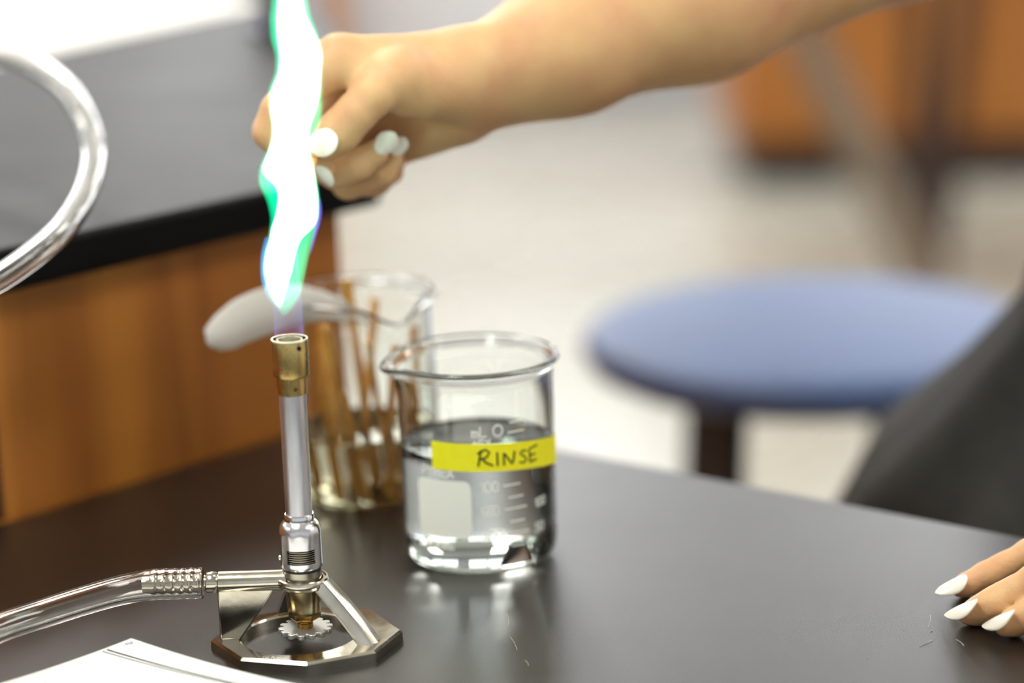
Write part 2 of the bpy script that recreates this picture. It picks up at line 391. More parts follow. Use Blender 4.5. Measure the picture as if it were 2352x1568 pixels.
def leg(p0, p1, w, d):
    """ribbed cast leg between two points, w wide across and d deep"""
    p0, p1 = Vector(p0), Vector(p1); t_ = (p1 - p0); L_ = t_.length; t_.normalize()
    side = t_.cross(Vector((0, 0, 1))).normalized(); up = side.cross(t_).normalized()
    sec = [(-.5, -.5), (-.42, .25), (-.34, .42), (-.26, .25), (-.16, .30), (0, .5), (.16, .30), (.26, .25), (.34, .42), (.42, .25), (.5, -.5)]
    m = MB(); v = []; K = len(sec); S = 10
    for i in range(S + 1):
        s_ = i / S; wf = 1 + .18 * (s_ - .5); bow = up * (.0008 * sin(pi * min(1, s_ * 1.0)) ** 1)
        for (a, b) in sec: v.append(tuple(p0 + t_ * L_ * s_ + side * a * w * wf + up * b * d + bow))
    f = [(i * K + k, i * K + (k + 1) % K, (i + 1) * K + (k + 1) % K, (i + 1) * K + k) for i in range(S) for k in range(K)]
    f += [tuple(range(K)), tuple(S * K + k for k in range(K - 1, -1, -1))]
    return m.add(v, f)
foot = pz(858, 1475, .005)
aR = atan2(foot[1] - BY, foot[0] - BX)
def rad(a, r, z): return (BX + r * cos(a), BY + r * sin(a), z)
obj('leg', leg(rad(aR, .0098, .0292), rad(aR, .0322, .0034), .0105, .0058), M_nickel, burner, angle=50)
obj('leg', leg(rad(pi * .62, .0085, .0275), rad(pi * .62, .0315, .0035), .0075, .004), M_nickel, burner, angle=50)
vb = MB().lathe([(.0068, .0153), (.0071, .0165), (.0076, .024), (.0077, .0285)], (BX, BY, 0), 40)
obj('valve_body', vb, noise_mix(mat('yellowed_nickel', rough=.2, metal=1), srgb(170, 146, 92), srgb(196, 186, 160), nscale=120, rough=(.12, .3)), burner)
hx = MB().lathe([(.0056, .0120), (.0066, .0127), (.0070, .0134), (.0070, .0155)], (BX, BY, 0), 6); obj('hex_nut', hx, M_brassd, burner, bevel=.0003)
obj('valve_stem', MB().lathe([(.0034, .0085), (.0034, .0105), (.0031, .0107), (.0031, .0112), (.0034, .0114), (.0034, .0124)], (BX, BY, 0), 32), M_brassd, burner)
gm = MB(); NT = 14; gp = []
for k in range(NT * 8):
    a = 2 * pi * k / (NT * 8); ph = (k % 8) / 8
    r = .0117 - .0004 * (2 * ph / .55 - 1) ** 2 if ph < .55 else (.0113 - .0020 * sin(pi * (ph - .55) / .45) ** .7)
    gp.append((BX + r * cos(a), BY + r * sin(a)))
gm.prism(gp, .0064, .0086)
obj('needle_valve_wheel', gm, M_gear, burner, bevel=.0003, angle=40)
# spud thread + air sleeve with slot
th_ = [(.0082, .0306), (.0083, .0348), (.0073, .0352), (.0073, .0362)]
for k in range(15): th_ += [(.0080, .0364 + k * .00095), (.0080, .0366 + k * .00095), (.0067, .03675 + k * .00095), (.0067, .0370 + k * .00095)]
obj('threaded_spud', MB().lathe(th_, (BX, BY, 0), 48), mat('worn_steel', srgb(176, 170, 156), .25, 1), burner, angle=20)
obj('dark_gap_ring', MB().lathe([(.0078, .0349), (.0082, .0350), (.0082, .0362), (.0078, .0363)], (BX, BY, 0), 48), M_dark, burner)  # dark ring drawn for the gap below the sleeve, shade put into its colour
def sleeve():
    prof = [(.0089, .0362), (.0092, .0368), (.0092, .0378), (.0092, .0390), (.0092, .0405), (.0092, .0425), (.0092, .0452), (.0092, .0475), (.0092, .0510), (.0090, .0526), (.0084, .0545), (.0075, .0558), (.0062, .0568)]
    n = 72; v = []; f = []
    for s_, off in ((0, 0), (1, -.0010)):
        for (r, z_) in prof:
            for k in range(n):
                a = 2 * pi * k / n
                rr = r + off
                if .0366 < z_ < .0512:      # eight soft flats
                    q = (a + .35) % (pi / 4) - pi / 8; rr = min(rr, (r - .0003 + off) / max(cos(q), .5)) if s_ == 0 else rr
                v.append((BX + rr * cos(a), BY + rr * sin(a), z_))
    m_ = len(prof); half = m_ * n
    def hole(i, k):
        a = 2 * pi * (k + .5) / n
        zc = (prof[i][1] + prof[i + 1][1]) / 2
        d = abs((a - (-pi / 2 + .06) + pi) % (2 * pi) - pi); d2 = abs((a - (pi / 2 + .06) + pi) % (2 * pi) - pi)
        return .0390 < zc < .0452 and (d < .74 or d2 < .74)
    for i in range(m_ - 1):
        for k in range(n):
            q = (k + 1) % n
            if hole(i, k):
                for (ii, kk, e) in ((i - 1, k, ((i * n + k), (i * n + q))), (i + 1, k, (((i + 1) * n + q), ((i + 1) * n + k))), (i, (k - 1) % n, (((i + 1) * n + k), (i * n + k))), (i, (k + 1) % n, ((i * n + q), ((i + 1) * n + q)))):
                    if not hole(ii, kk): f.append((e[0], e[1], e[1] + half, e[0] + half))
                continue
            f.append((i * n + k, i * n + q, (i + 1) * n + q, (i + 1) * n + k))
            f.append((half + (i + 1) * n + k, half + (i + 1) * n + q, half + i * n + q, half + i * n + k))
    for k in range(n):
        q = (k + 1) % n
        f.append((k, half + k, half + q, q)); i = m_ - 1; f.append((i * n + k, i * n + q, half + i * n + q, half + i * n + k))
    return MB().add(v, f)
slv = obj('air_sleeve', sleeve(), M_alu, burner, angle=28)
slv.data.materials[0] = noise_mix(mat('satin_aluminium', rough=.22, metal=1), srgb(212, 212, 218), srgb(228, 228, 232), nscale=200, rough=(.18, .28))
obj('sleeve_rivet', MB().ell((BX - .0090, BY - .0018, .0405), (.0009, .0009, .0011)), M_alup, burner)
obj('barrel_ring', MB().lathe([(.0060, .0563), (.0064, .0566), (.0064, .0590), (.0061, .0595), (.0058, .0595)], (BX, BY, 0), 48), M_alup, burner)
obj('barrel', MB().lathe([(.0057, .057), (.0057, .1125)], (BX, BY, 0), 56, caps=False), M_alu, burner)
bc = MB().lathe([(.0057, .1119), (.0063, .1121), (.0063, .1193), (.0068, .1197), (.0075, .1201), (.0077, .1208), (.0077, .1350), (.0075, .1355), (.0071, .1355), (.0070, .1345), (.0070, .1240), (.0057, .1238)], (BX, BY, 0), 64, closed=True)
cap = obj('brass_cap', bc, M_brass, burner)
obj('rim_ring', MB().lathe([(.0077, .1347), (.0078, .1352), (.0076, .1357), (.0071, .1357), (.0070, .1352)], (BX, BY, 0), 64, caps=False), mat('bright_brass_rim', srgb(212, 206, 170), .25, 1), cap)
obj('inner_tube', MB().lathe([(.0056, .1240), (.0056, .1349), (.0054, .1353), (.0050, .1353), (.0048, .1349), (.0048, .1240)], (BX, BY, 0), 56, closed=True), mat('inner_brass', srgb(180, 176, 140), .3, 1), cap)
obj('bore', MB().lathe([(.0048, .1300), (.0049, .1300)], (BX, BY, 0), 32).add([], []), M_blackm, cap)
obj('bore_jet', MB().lathe([(.0014, .1300), (.0014, .1325), (.0009, .1328), (.0007, .1318)], (BX, BY, 0), 20), M_brassd, cap)
def patch(phi, r, zc, w, h, m, name, par, seed=0, k=18):
    rnd = random.Random(seed); v = [(BX + r * sin(phi), BY - r * cos(phi), zc)]
    for i in range(k):
        a = 2 * pi * i / k; q = 1 + rnd.uniform(-.25, .25); p = phi + w * cos(a) * q / r; v.append((BX + r * sin(p), BY - r * cos(p), zc + h * sin(a) * q))
    v = v + [(BX + (x - BX) * (r - .0003) / r, BY + (y - BY) * (r - .0003) / r, z_) for x, y, z_ in v]; n_ = k + 1
    f = [(0, 1 + i, 1 + (i + 1) % k) for i in range(k)] + [(n_, n_ + 1 + (i + 1) % k, n_ + 1 + i) for i in range(k)] + [(1 + i, n_ + 1 + i, n_ + 1 + (i + 1) % k, 1 + (i + 1) % k) for i in range(k)]
    o = obj(name, MB().add(v, f), m, par, smooth=False); return o
patch(-.58, .00773, .1232, .0016, .0014, M_copperspot, 'stain', cap, 1)['label'] = 'coppery stain'
patch(.60, .00773, .1328, .0010, .0011, M_blackm, 'stain', cap, 2)['label'] = 'dark chip'
patch(.32, .00633, .1151, .0009, .0009, M_brassd, 'rivet', cap, 3)
for q in range(16):
    rnd = random.Random(q + 30); lo = q % 4 == 0
    patch(rnd.uniform(-.7, 1.1), .00633 if lo else .00773, rnd.uniform(.1135, .118) if lo else rnd.uniform(.122, .133), .00022, .00022, M_blackm, 'pit', cap, q, 8)

# ------------------------------------------------------------------ gas hose (one clear tube: burner, off to the left, back up over the counter)
def hose_pts():
    P = [(BX - .0425, BY, zi), (BX - .052, BY, zi), (BX - .064, BY, zi)]
    for (x, y, Y) in ((300, 1350, BY), (178, 1383, BY - .006), (90, 1411, BY - .014), (0, 1441, BY - .026)):
        P.append(tuple(py(x, y, Y)))
    P += [(-.247, BY - .052, .0150), (-.31, BY - .060, .0105), (-.39, BY - .02, .014), (-.46, BY + .07, .05), (-.43, BY + .06, .10), (-.34, BY + .045, .125)]
    for (x, y, Y) in ((0, 638, 1.145), (100, 566, 1.165), (178, 478, 1.21), (214, 385, 1.26), (204, 295, 1.32), (158, 212, 1.37), (80, 152, 1.42), (0, 122, 1.46)):
        P.append(tuple(py(x, y, Y)))
    P += [(-.40, 1.50, .20), (-.49, 1.54, .17), (-.56, 1.57, ZT + .009)]
    return spline(P, 10)
HP = hose_pts()
hm = MB().tube(HP, .0062, 28, caps=False); hi = MB().tube(HP, .0043, 28, caps=False)
no = len(hm.v); m_ = len(HP)
# barb bulges
for i in range(min(60, m_)):
    s_ = (HP[0] - HP[i]).length
    bulge = .0004 * (1 if s_ < .024 else max(0, 1 - (s_ - .024) / .03) ** 2) + (.00035 * max(0, sin(s_ / .0038 * 2 * pi)) if s_ < .023 else 0)
    for k in range(28):
        for arr in (hm, hi):
            p = Vector(arr.v[i * 28 + k]); d = (p - HP[i]).normalized(); arr.v[i * 28 + k] = tuple(p + d * (bulge + (.0004 * min(1, max(0, (.034 - s_) / .010)) if arr is hi else 0)))
hm.add(hi.v, [q[::-1] for q in hi.f])
hm.f += [((k + 1) % 28, k, no + k, no + (k + 1) % 28) for k in range(28)]
e_ = (m_ - 1) * 28; hm.f += [(e_ + k, e_ + (k + 1) % 28, no + e_ + (k + 1) % 28, no + e_ + k) for k in range(28)]
tag(obj('gas_hose', hm, M_hose, angle=180), 'clear flexible gas hose pushed onto the burner inlet and looping over the counter', 'hose')

# ------------------------------------------------------------------ flame (gas volume that glows)
def flame_mesh(rows, yoff=0, depth=.8, n=28):
    """rows: image row, left, right at the burner's distance"""
    rings = []
    ys = np.array([r[0] for r in rows], float); l = np.array([r[1] for r in rows], float); r = np.array([r[2] for r in rows], float)
    yy = np.arange(ys[0], ys[-1] + 1, 8.0)
    def ci(a):
        return np.interp(yy, ys, a)
    k = np.array([.25, .5, .25]); L_, R_ = ci(l), ci(r)
    for _ in range(2):
        L_[1:-1] = np.convolve(L_, k, 'valid'); R_[1:-1] = np.convolve(R_, k, 'valid')
    v = []; f = []
    for y, a, b in zip(yy, L_, R_):
        p = py(a, y, BY + yoff); q = py(b, y, BY + yoff); c = (p + q) / 2; h = (q - p) / 2; w = np.linalg.norm(h)
        for j_ in range(n):
            t_ = 2 * pi * j_ / n; v.append(tuple(c + h * cos(t_) + np.array([0, 1, 0]) * w * depth * sin(t_)))
    m = len(yy)
    for i in range(m - 1):
        for j_ in range(n):
            q = (j_ + 1) % n; f.append((i * n + j_, (i + 1) * n + j_, (i + 1) * n + q, i * n + q))
    f.append(tuple(range(n))); f.append(tuple((m - 1) * n + j_ for j_ in range(n - 1, -1, -1)))
    return MB().add(v, f)
flame = thing('flame', 'tall wavering white and green flame rising from the bunsen burner', 'flame', (BX, BY, .136))
outer_rows = [(-300, 655, 662), (-220, 640, 680), (-140, 622, 700), (-60, 618, 704), (0, 622, 708), (40, 617, 716), (90, 620, 736), (125, 632, 744), (165, 632, 741), (210, 614, 741), (250, 615, 742), (283, 622, 738), (312, 622, 728), (350, 611, 717), (385, 594, 724), (420, 592, 730), (460, 612, 736), (500, 621, 733), (540, 616, 723), (580, 604, 712), (620, 600, 704), (660, 607, 696), (690, 621, 684), (710, 638, 670), (724, 647, 658)]
core_rows = [(-280, 657, 661), (-200, 645, 676), (-100, 634, 692), (-30, 636, 694), (0, 638, 695), (40, 634, 704), (90, 636, 730), (125, 643, 740), (165, 641, 737), (210, 622, 735), (250, 620, 728), (283, 626, 714), (312, 627, 709), (350, 616, 710), (385, 600, 720), (405, 604, 724), (420, 632, 726), (450, 640, 731), (500, 632, 731), (525, 622, 720), (545, 620, 692), (580, 609, 680), (620, 605, 672), (660, 613, 660), (690, 627, 652), (704, 638, 647)]
obj('green_mantle', flame_mesh(outer_rows), M_flame_g, flame, angle=180)
obj('white_core', flame_mesh(core_rows, depth=.7), M_flame_w, flame, angle=180)
def shell(r0, r1, z0, z1, top, m, name):
    P_ = []
    for i in range(12):
        s_ = i / 11; zz = z0 + (z1 - z0) * s_; rr = r0 + (top - r0) * s_; P_.append((rr, zz))
    Q_ = [(r - (r0 - r1), z_) for r, z_ in P_[::-1]]
    return obj(name, MB().lathe(P_ + Q_, (BX, BY, 0), 48, closed=True), m, flame, angle=180)
shell(.0061, .0056, .1362, .172, .0056, M_flame_b, 'blue_cone_edge')
obj('violet_haze', MB().lathe([(.0055, .1362), (.0054, .150), (.0050, .165), (.003, .172)], (BX, BY, 0), 40), M_flame_v, flame, angle=180)
tongue = [(455, 731, 736), (480, 729, 741), (510, 724, 737), (545, 716, 726), (575, 711, 717), (590, 712, 714)]
obj('blue_tongue', flame_mesh(tongue, depth=1.0), vol_emitter('flame_edge_blue', (.25, .2, 1, 1), 220), flame, angle=180)
lft = [(545, 608, 616), (580, 599, 610), (620, 597, 607), (650, 600, 610), (680, 611, 618), (700, 626, 630)]
obj('blue_edge', flame_mesh(lft, depth=2.0), vol_emitter('flame_edge_cyan', (.0, .35, 1, 1), 130), flame, angle=180)

# ------------------------------------------------------------------ beakers
def beaker_glass(cx, cy, r, h, sp_a, sp_len, droop, rimflare=.0030, wall=.0014):
    outer = [(0.0001, 0), (r * .6, .0), (r * .8, .0002), (r * .93, .0016), (r * .985, .0045), (r, .009)]
    nz = 16
    for i in range(1, nz + 1): outer.append((r, .009 + (h - .010 - .009) * i / nz))
    outer += [(r + .0003, h - .007), (r + rimflare * .45, h - .0044), (r + rimflare * .9, h - .0030), (r + rimflare + .0004, h - .0015), (r + rimflare + .0001, h - .0002), (r + rimflare - .0010, h + .0003)]
    inner = [(r + rimflare - .0019, h - .0008), (r + rimflare - .0024, h - .003), (r - wall + .0004, h - .006), (r - wall, h - .010)]
    for i in range(nz - 1, -1, -1): inner.append((r - wall, .009 + (h - .010 - .009) * i / nz))
    inner += [(r * .965 - wall, .0055), (r * .88 - wall, .0034), (r * .7, .0026), (.0001, .0024)]
    def rf(a, rr, z):
        d = (a - sp_a + pi) % (2 * pi) - pi
        s_ = max(0, (z - (h - .020)) / .020) ** 2.2
        g = math.exp(-(d / .30) ** 2); g2 = math.exp(-(abs(abs(d) - .62) / .22) ** 2)
        q = rr + s_ * (sp_len * g - .0008 * g2); zz = z - s_ * droop * g
        return (q * cos(a), q * sin(a), zz)
    return MB().lathe(outer + inner, (cx, cy, 0), 96, rf=rf, caps=True)
def liquid(cx, cy, r, lvl, wall=.0014):
    R = r - wall + .00012
    p = [(.0001, .0023), (r * .7, .0025), (r * .88 - wall, .0033), (r * .965 - wall + .0001, .0054), (R, .009)]
    for i in range(1, 9): p.append((R, .009 + (lvl - .009) * i / 8))
    p += [(R - .0006, lvl - .0006), (R - .002, lvl - .0010), (.0001, lvl - .0011)]
    return MB().lathe(p, (cx, cy, 0), 96)

KX, KY = [float(v) for v in pz(1106, 1268, 0)[:2]]
KR, KH = .0360, .0965
bk = thing('glass_beaker', 'clear glass beaker of water with yellow tape reading RINSE', 'beaker', (KX, KY, 0))
obj('glass', beaker_glass(KX, KY, KR, KH, radians(192), .0055, .0028), M_glass, bk, angle=180)
obj('water', liquid(KX, KY, KR, .0562), M_water, bk, angle=180)
def onbk(phi, z, dr): return (KX + (KR + dr) * sin(phi), KY - (KR + dr) * cos(phi), z)
def bk_strokes(sts, w, m, name, par, zf=None, dr=.00012, deep=.00012):
    """flat ribbons on the cylinder; strokes in (phi*R, z) metres"""
    mb = MB()
    for st in sts:
        P_ = []
        for a, b in zip(st[:-1], st[1:]):
            n = max(1, int(math.hypot(b[0] - a[0], b[1] - a[1]) / .0012))
            for i in range(n): P_.append((a[0] + (b[0] - a[0]) * i / n, a[1] + (b[1] - a[1]) * i / n))
        P_.append(st[-1]); v = []; n = len(P_)
        for i, p in enumerate(P_):
            q0 = P_[max(i - 1, 0)]; q1 = P_[min(i + 1, n - 1)]; tx, tz = q1[0] - q0[0], q1[1] - q0[1]; l_ = math.hypot(tx, tz) or 1; tx /= l_; tz /= l_
            e = 0 if 0 < i < n - 1 else (w * .4 if i else -w * .4)
            for (sx, dd) in ((-1, 0), (1, 0), (1, deep), (-1, deep)):
                x = p[0] + tx * e - tz * sx * w / 2; z_ = p[1] + tz * e + tx * sx * w / 2
                v.append(onbk(x / KR, z_ + (zf(x / KR) if zf else 0), dr + dd))
        f = []
        for i in range(n - 1):
            for k in range(4): f.append((i * 4 + k, i * 4 + (k + 1) % 4, i * 4 + 4 + (k + 1) % 4, i * 4 + 4 + k))
        f += [(3, 2, 1, 0), (n * 4 - 4, n * 4 - 3, n * 4 - 2, n * 4 - 1)]
        mb.add(v, f)
    return obj(name, mb, m, par, smooth=False)
def cyl_sheet(phi0, phi1, zlo, zhi, dr, th_, n=40, rnd=0):
    v = []; f = []; rows = 10
    for j_ in range(rows + 1):
        for i in range(n + 1):
            s_ = i / n; u = j_ / rows
            a, b = phi0, phi1
            ph = a + (b - a) * s_
            lo, hi = zlo(ph), zhi(ph)
            if rnd:       # rounded corners
                W_ = (b - a) * KR; dx = min(s_, 1 - s_) * W_; k = max(0, rnd - dx); cut = rnd - sqrt(max(0, rnd ** 2 - k ** 2)); lo += cut; hi -= cut
            for dd in (0, th_): v.append(onbk(ph, lo + (hi - lo) * u, dr + dd))
    W2 = 2 * (n + 1)
    for j_ in range(rows):
        for i in range(n):
            a = j_ * W2 + 2 * i; b = a + 2; c = a + W2; d = c + 2
            f += [(a, c, d, b), (a + 1, b + 1, d + 1, c + 1)]
    for i in range(n):
        a = 2 * i; f.append((a, a + 2, a + 3, a + 1)); a = rows * W2 + 2 * i; f.append((a, a + 1, a + 3, a + 2))
    for j_ in range(rows):
        a = j_ * W2; f.append((a, a + 1, a + W2 + 1, a + W2)); a = j_ * W2 + 2 * n; f.append((a, a + W2, a + W2 + 1, a + 1))
    return MB().add(v, f)
tz = lambda ph: .0580 - .0010 * (ph + .55) - .0024 * max(0, ph) ** 2
tape = obj('tape_label', cyl_sheet(radians(-34), radians(97), lambda p: tz(p) - .0065, lambda p: tz(p) + .0065, .00030, .00015, 60), M_tape, bk)
HW = [[(.2, 0), (.42, 1.15)], [(.2, .95), (.75, 1.25), (1.05, 1.0), (.8, .62), (.38, .5)], [(.5, .52), (.8, .2), (1.25, .0)],
      [(1.62, .95), (1.62, .0)], [(2.12, .0), (2.12, .9), (2.2, .85), (2.75, .05), (2.85, .2), (2.98, .95)],
      [(4.0, .95), (3.65, .98), (3.45, .75), (3.85, .5), (4.0, .28), (3.8, .05), (3.42, .1)], [(4.35, .05), (4.3, 1.05), (5.1, 1.28)], [(4.35, .55), (4.85, .62)], [(4.35, .05), (4.95, .18)]]
hs = .0061; x0 = -.0006
bk_strokes([[(x0 + p[0] * hs, -.0036 + p[1] * hs) for p in st] for st in HW], .00090, M_marker, 'handwriting', tape, zf=tz, dr=.00046)['label'] = 'RINSE in black marker'
mk = obj('marking_patch', cyl_sheet(radians(-49), radians(-5), lambda p: .0190, lambda p: .0462, .0001, .00012, 40, rnd=.0035), M_enamel, bk)
mk['label'] = 'white square writing patch'
g = []
def num(t, x, z, h=.0042): g.extend(strokes(t, x, z, h, .82))
for txt, z in (('100', .0411), ('150', .0296), ('200', .0178)):
    num(txt, .0012, z)
for z, a, b in ((.0432, .0118, .0200), (.0372, .0142, .0215), (.0318, .0124, .0232), (.0256, .0148, .0218), (.0200, .0128, .0238), (.0140, .0150, .0220)):
    g.append([(a, z), (b, z)])
for txt, z in (('100', .0298), ('50', .0180)): num(txt, .0285, z, .0038)
num('mL', -.0018, .0672, .0045); num('±5%', -.0018, .0620, .0036)
g.append([(.0100 + .0022 * cos(a), .0695 + .0026 * sin(a)) for a in np.linspace(0, 2 * pi, 16)])
for z, a, b in ((.0680, .0150, .0230), (.0725, .0160, .0215)): g.append([(a, z), (b, z)])
num('PYREX', -.0275, .0480, .0042); num('No. 1000', -.0270, .0135, .0026)
g.append([(-.027, .0590), (-.0225, .0590)]); g.append([(-.027, .0565), (-.0215, .0565)])
bk_strokes(g, .00062, M_enamel, 'graduations', bk)['label'] = 'white printed scale and lettering'

QX, QY = [float(v) for v in pz(850, 1131, 0)[:2]]
QR, QH = .0345, .1050
b2 = thing('glass_beaker', 'clear glass beaker of wet wooden splints, behind the burner barrel', 'beaker', (QX, QY, 0))
obj('glass', beaker_glass(QX, QY, QR, QH, radians(-62), .0085, .0075), M_glass, b2, angle=180)
obj('water', liquid(QX, QY, QR, .036), M_water2, b2, angle=180)
rs = random.Random(11)
SPL = [(-.012, -.018, -.020, .006, .088), (-.004, -.012, -.016, -.020, .092), (.002, .012, -.006, -.004, .112), (.008, -.006, .017, -.014, .080), (.016, .004, .026, .010, .084),
       (-.018, .006, -.024, .014, .075), (.012, -.016, .004, -.026, .086), (-.006, .016, .006, .025, .095), (.022, -.006, .019, -.018, .066), (.0, -.022, -.009, -.024, .060)]
for i, (ax, ay, bx_, by_, L_) in enumerate(SPL):
    a = Vector((QX + ax, QY + ay, .0032)); b = Vector((QX + bx_, QY + by_, L_)); d = b - a
    R = d.to_track_quat('Z', 'Y').to_matrix() @ Matrix.Rotation(rs.uniform(-.8, .8), 3, 'Z')
    w = .0024
    LBL = ['at the left wall, leaning back', 'leaning forward, left of centre', 'tallest, rising near the middle', 'leaning right near the front', 'leaning against the right wall', 'at the far left, short', 'crossing towards the front wall', 'leaning on the back wall', 'shortest, front right', 'low at the front centre'][i]
    o = obj('wooden_splint', MB().box((-w, -.0009, 0), (w, .0009, d.length), R, a), M_splint, smooth=False, bevel=.0002)
    tag(o, 'wet amber wooden splint in the rear beaker, ' + LBL, 'splint', 'wooden splints soaking in the rear beaker')
# cloudy plastic scoop lying across the rear beaker
def scoop():
    ax = [(478, 792, 1.215, 6), (487, 782, 1.217, 30), (515, 763, 1.22, 44), (560, 735, 1.225, 52), (610, 715, 1.23, 54), (660, 702, 1.236, 50), (705, 700, 1.243, 42), (750, 702, 1.25, 30), (800, 712, 1.26, 18), (850, 735, 1.27, 12)]
    P_ = [Vector(py(x, y, Y)) for x, y, Y, w in ax]; Ws = [w / 4.75 / 1000 for *_, w in ax]
    Pn = spline(P_, 5); Wn = np.interp(np.linspace(0, len(ax) - 1, len(Pn)), range(len(ax)), Ws)
    v = []; f = []; K = 13
    for i, p in enumerate(Pn):
        t_ = (Pn[min(i + 1, len(Pn) - 1)] - Pn[max(i - 1, 0)]).normalized(); side = Vector((0, .25, .97)); side = (side - t_ * side.dot(t_)).normalized(); nn = t_.cross(side)
        for th_ in (0, 1):
            for k in range(K):
                u = (k / (K - 1)) * 2 - 1; dish = (1 - u * u) * Wn[i] * .35
                v.append(tuple(p + side * u * Wn[i] + nn * (dish + th_ * .0009)))
    n = len(Pn)
    for i in range(n - 1):
        o0, o1 = i * 2 * K, (i + 1) * 2 * K
        for k in range(K - 1):
            f += [(o0 + k, o0 + k + 1, o1 + k + 1, o1 + k), (o0 + K + k, o1 + K + k, o1 + K + k + 1, o0 + K + k + 1)]
        f += [(o0, o1, o1 + K, o0 + K), (o0 + K - 1, o0 + 2 * K - 1, o1 + 2 * K - 1, o1 + K - 1)]
    f += [tuple(list(range(K)) + list(range(2 * K - 1, K - 1, -1))), tuple([(n - 1) * 2 * K + k for k in range(K - 1, -1, -1)] + [(n - 1) * 2 * K + K + k for k in range(K)])]
    return MB().add(v, f)
tag(obj('plastic_scoop', scoop(), M_spoon, angle=60), 'cloudy white plastic scoop resting across the rim of the rear beaker', 'scoop')

# ------------------------------------------------------------------ papers
def paper(corners, edge_n=24, lift=None, z=.0006, th_=.0002):
    """corners: a,b,c,d in plan; bilinear sheet with lift(u,v)"""
    a, b, c, d = [np.array(p[:2]) for p in corners]; v = []; f = []; n = edge_n
    for j_ in range(n + 1):
        for i in range(n + 1):
            u, w = i / n, j_ / n; p = a * (1 - u) * (1 - w) + b * u * (1 - w) + c * u * w + d * (1 - u) * w
            v.append((p[0], p[1], z + (lift(u, w) if lift else 0)))
    K = (n + 1) ** 2; v += [(x, y, q + th_) for x, y, q in v]
    for j_ in range(n):
        for i in range(n):
            q = j_ * (n + 1) + i; f += [(q, q + n + 1, q + n + 2, q + 1), (K + q, K + q + 1, K + q + n + 2, K + q + n + 1)]
    for i in range(n):
        for (x, y) in ((i, i + 1), ((n + 1) * (i + 1), (n + 1) * i), (n * (n + 1) + i + 1, n * (n + 1) + i), ((n + 1) * i + n, (n + 1) * (i + 1) + n)):
            f.append((x, y, K + y, K + x))
    return MB().add(v, f)
pc = pz(303, 1484, .010); pr = pz(640, 1568, .004); plft = pz(0, 1566, .004)
u1 = (pr - pc); u1[2] = 0; u1 /= np.linalg.norm(u1); u2 = (plft - pc); u2[2] = 0; u2 /= np.linalg.norm(u2)
lf = lambda u, w: .0095 * max(0, 1 - u * 2.6) ** 2 * max(0, 1 - w * 2.2) ** 2 + .0030 * max(0, 1 - w * 3) + .0006
PW, PL = .216, .279
crn = [pc, pc + u1 * PL, pc + u1 * PL + u2 * PW, pc + u2 * PW]
ws = thing('worksheet', 'white printed worksheet with curled corner in front of the burner base', 'paper', (float(crn[2][0] + pc[0]) / 2, float(crn[2][1] + pc[1]) / 2, 0))
obj('sheet', paper(crn, 40, lf, z=.0004), M_paper, ws, angle=180)
def on_sheet(s1, s2): # s1 along right edge, s2 along left edge, metres
    u, w = s1 / PL, s2 / PW; p = pc + u1 * s1 + u2 * s2; return Vector((p[0], p[1], .0007 + lf(u, w)))
lm = MB(); lm.tube([on_sheet(.002 + .27 * i / 60, .0122) + Vector((0, 0, .0002)) for i in range(61)], .00030, 6); lm.tube([on_sheet(.002 + .27 * i / 60, .0142) + Vector((0, 0, .0002)) for i in range(61)], .00018, 6)
obj('border_line', lm, M_ink, ws)
wr = MB(); M5 = MB()
for st in strokes('5', 0, 0, .004): wr.tube([on_sheet(.0015 + .0025 * 0 + p[0] * .6 + .001, .0025 + p[1] * .6) for p in st], .00018, 6)
for k in range(3):
    obj('written_line', MB().tube([on_sheet(.012 + .004 * q, .048 + .0012 * sin(q * 2.1 + k) + k * .012) for q in range(8)], .0002, 6), M_inkb, ws)
obj('written_mark', wr, M_inkb, ws)
q0 = pz(70, 128, ZT); q1 = pz(620, 4, ZT)
e1 = (q1 - q0); e1[2] = 0; e1 /= np.linalg.norm(e1); e2 = np.array([-e1[1], e1[0], 0])
cs = [q0 - e1 * .05, q1 + e1 * .01, q1 + e1 * .01 + e2 * .28, q0 - e1 * .05 + e2 * .28]
t = thing('paper_sheet', 'large white paper lying on the raised counter at top left', 'paper', (float(q0[0]), float(q0[1]), ZT))
obj('sheet', paper(cs, 10, None, z=ZT + .0006), M_paper, t, smooth=False)
wb = MB(); b0 = pz(0, -4, ZT + .001)
for k in range(3): obj('written_line', MB().tube([Vector((b0[0] - .03 + .008 * q, b0[1] + .004 + .002 * sin(q * 2) + k * .012, ZT + .0012)) for q in range(12)], .0011, 6), M_inkb, t)
gp_ = pz(612, 72, ZT)
gt = thing('gas_tap', 'dark metal gas tap standing on the raised counter behind the flame', 'gas tap', (float(gp_[0]), float(gp_[1]), ZT))
obj('flange', MB().lathe([(.0001, ZT), (.019, ZT), (.019, ZT + .004), (.012, ZT + .008)], (gp_[0] + .004, gp_[1], 0), 32), mat('tap_metal', srgb(96, 96, 110), .35, .8), gt)
obj('tap_body', MB().lathe([(.010, ZT + .006), (.009, ZT + .03), (.013, ZT + .035), (.013, ZT + .055), (.006, ZT + .062)], (gp_[0] + .004, gp_[1], 0), 24), mat('tap_dark', srgb(70, 70, 80), .35, .8), gt)
obj('nozzle', MB().lathe([(.005, 0), (.004, .02), (.0055, .022), (.004, .03), (.0055, .032), (.0035, .042)], (gp_[0] - .004, gp_[1], ZT + .045), 20, (-1, 0, .3)), M_nickel, gt)

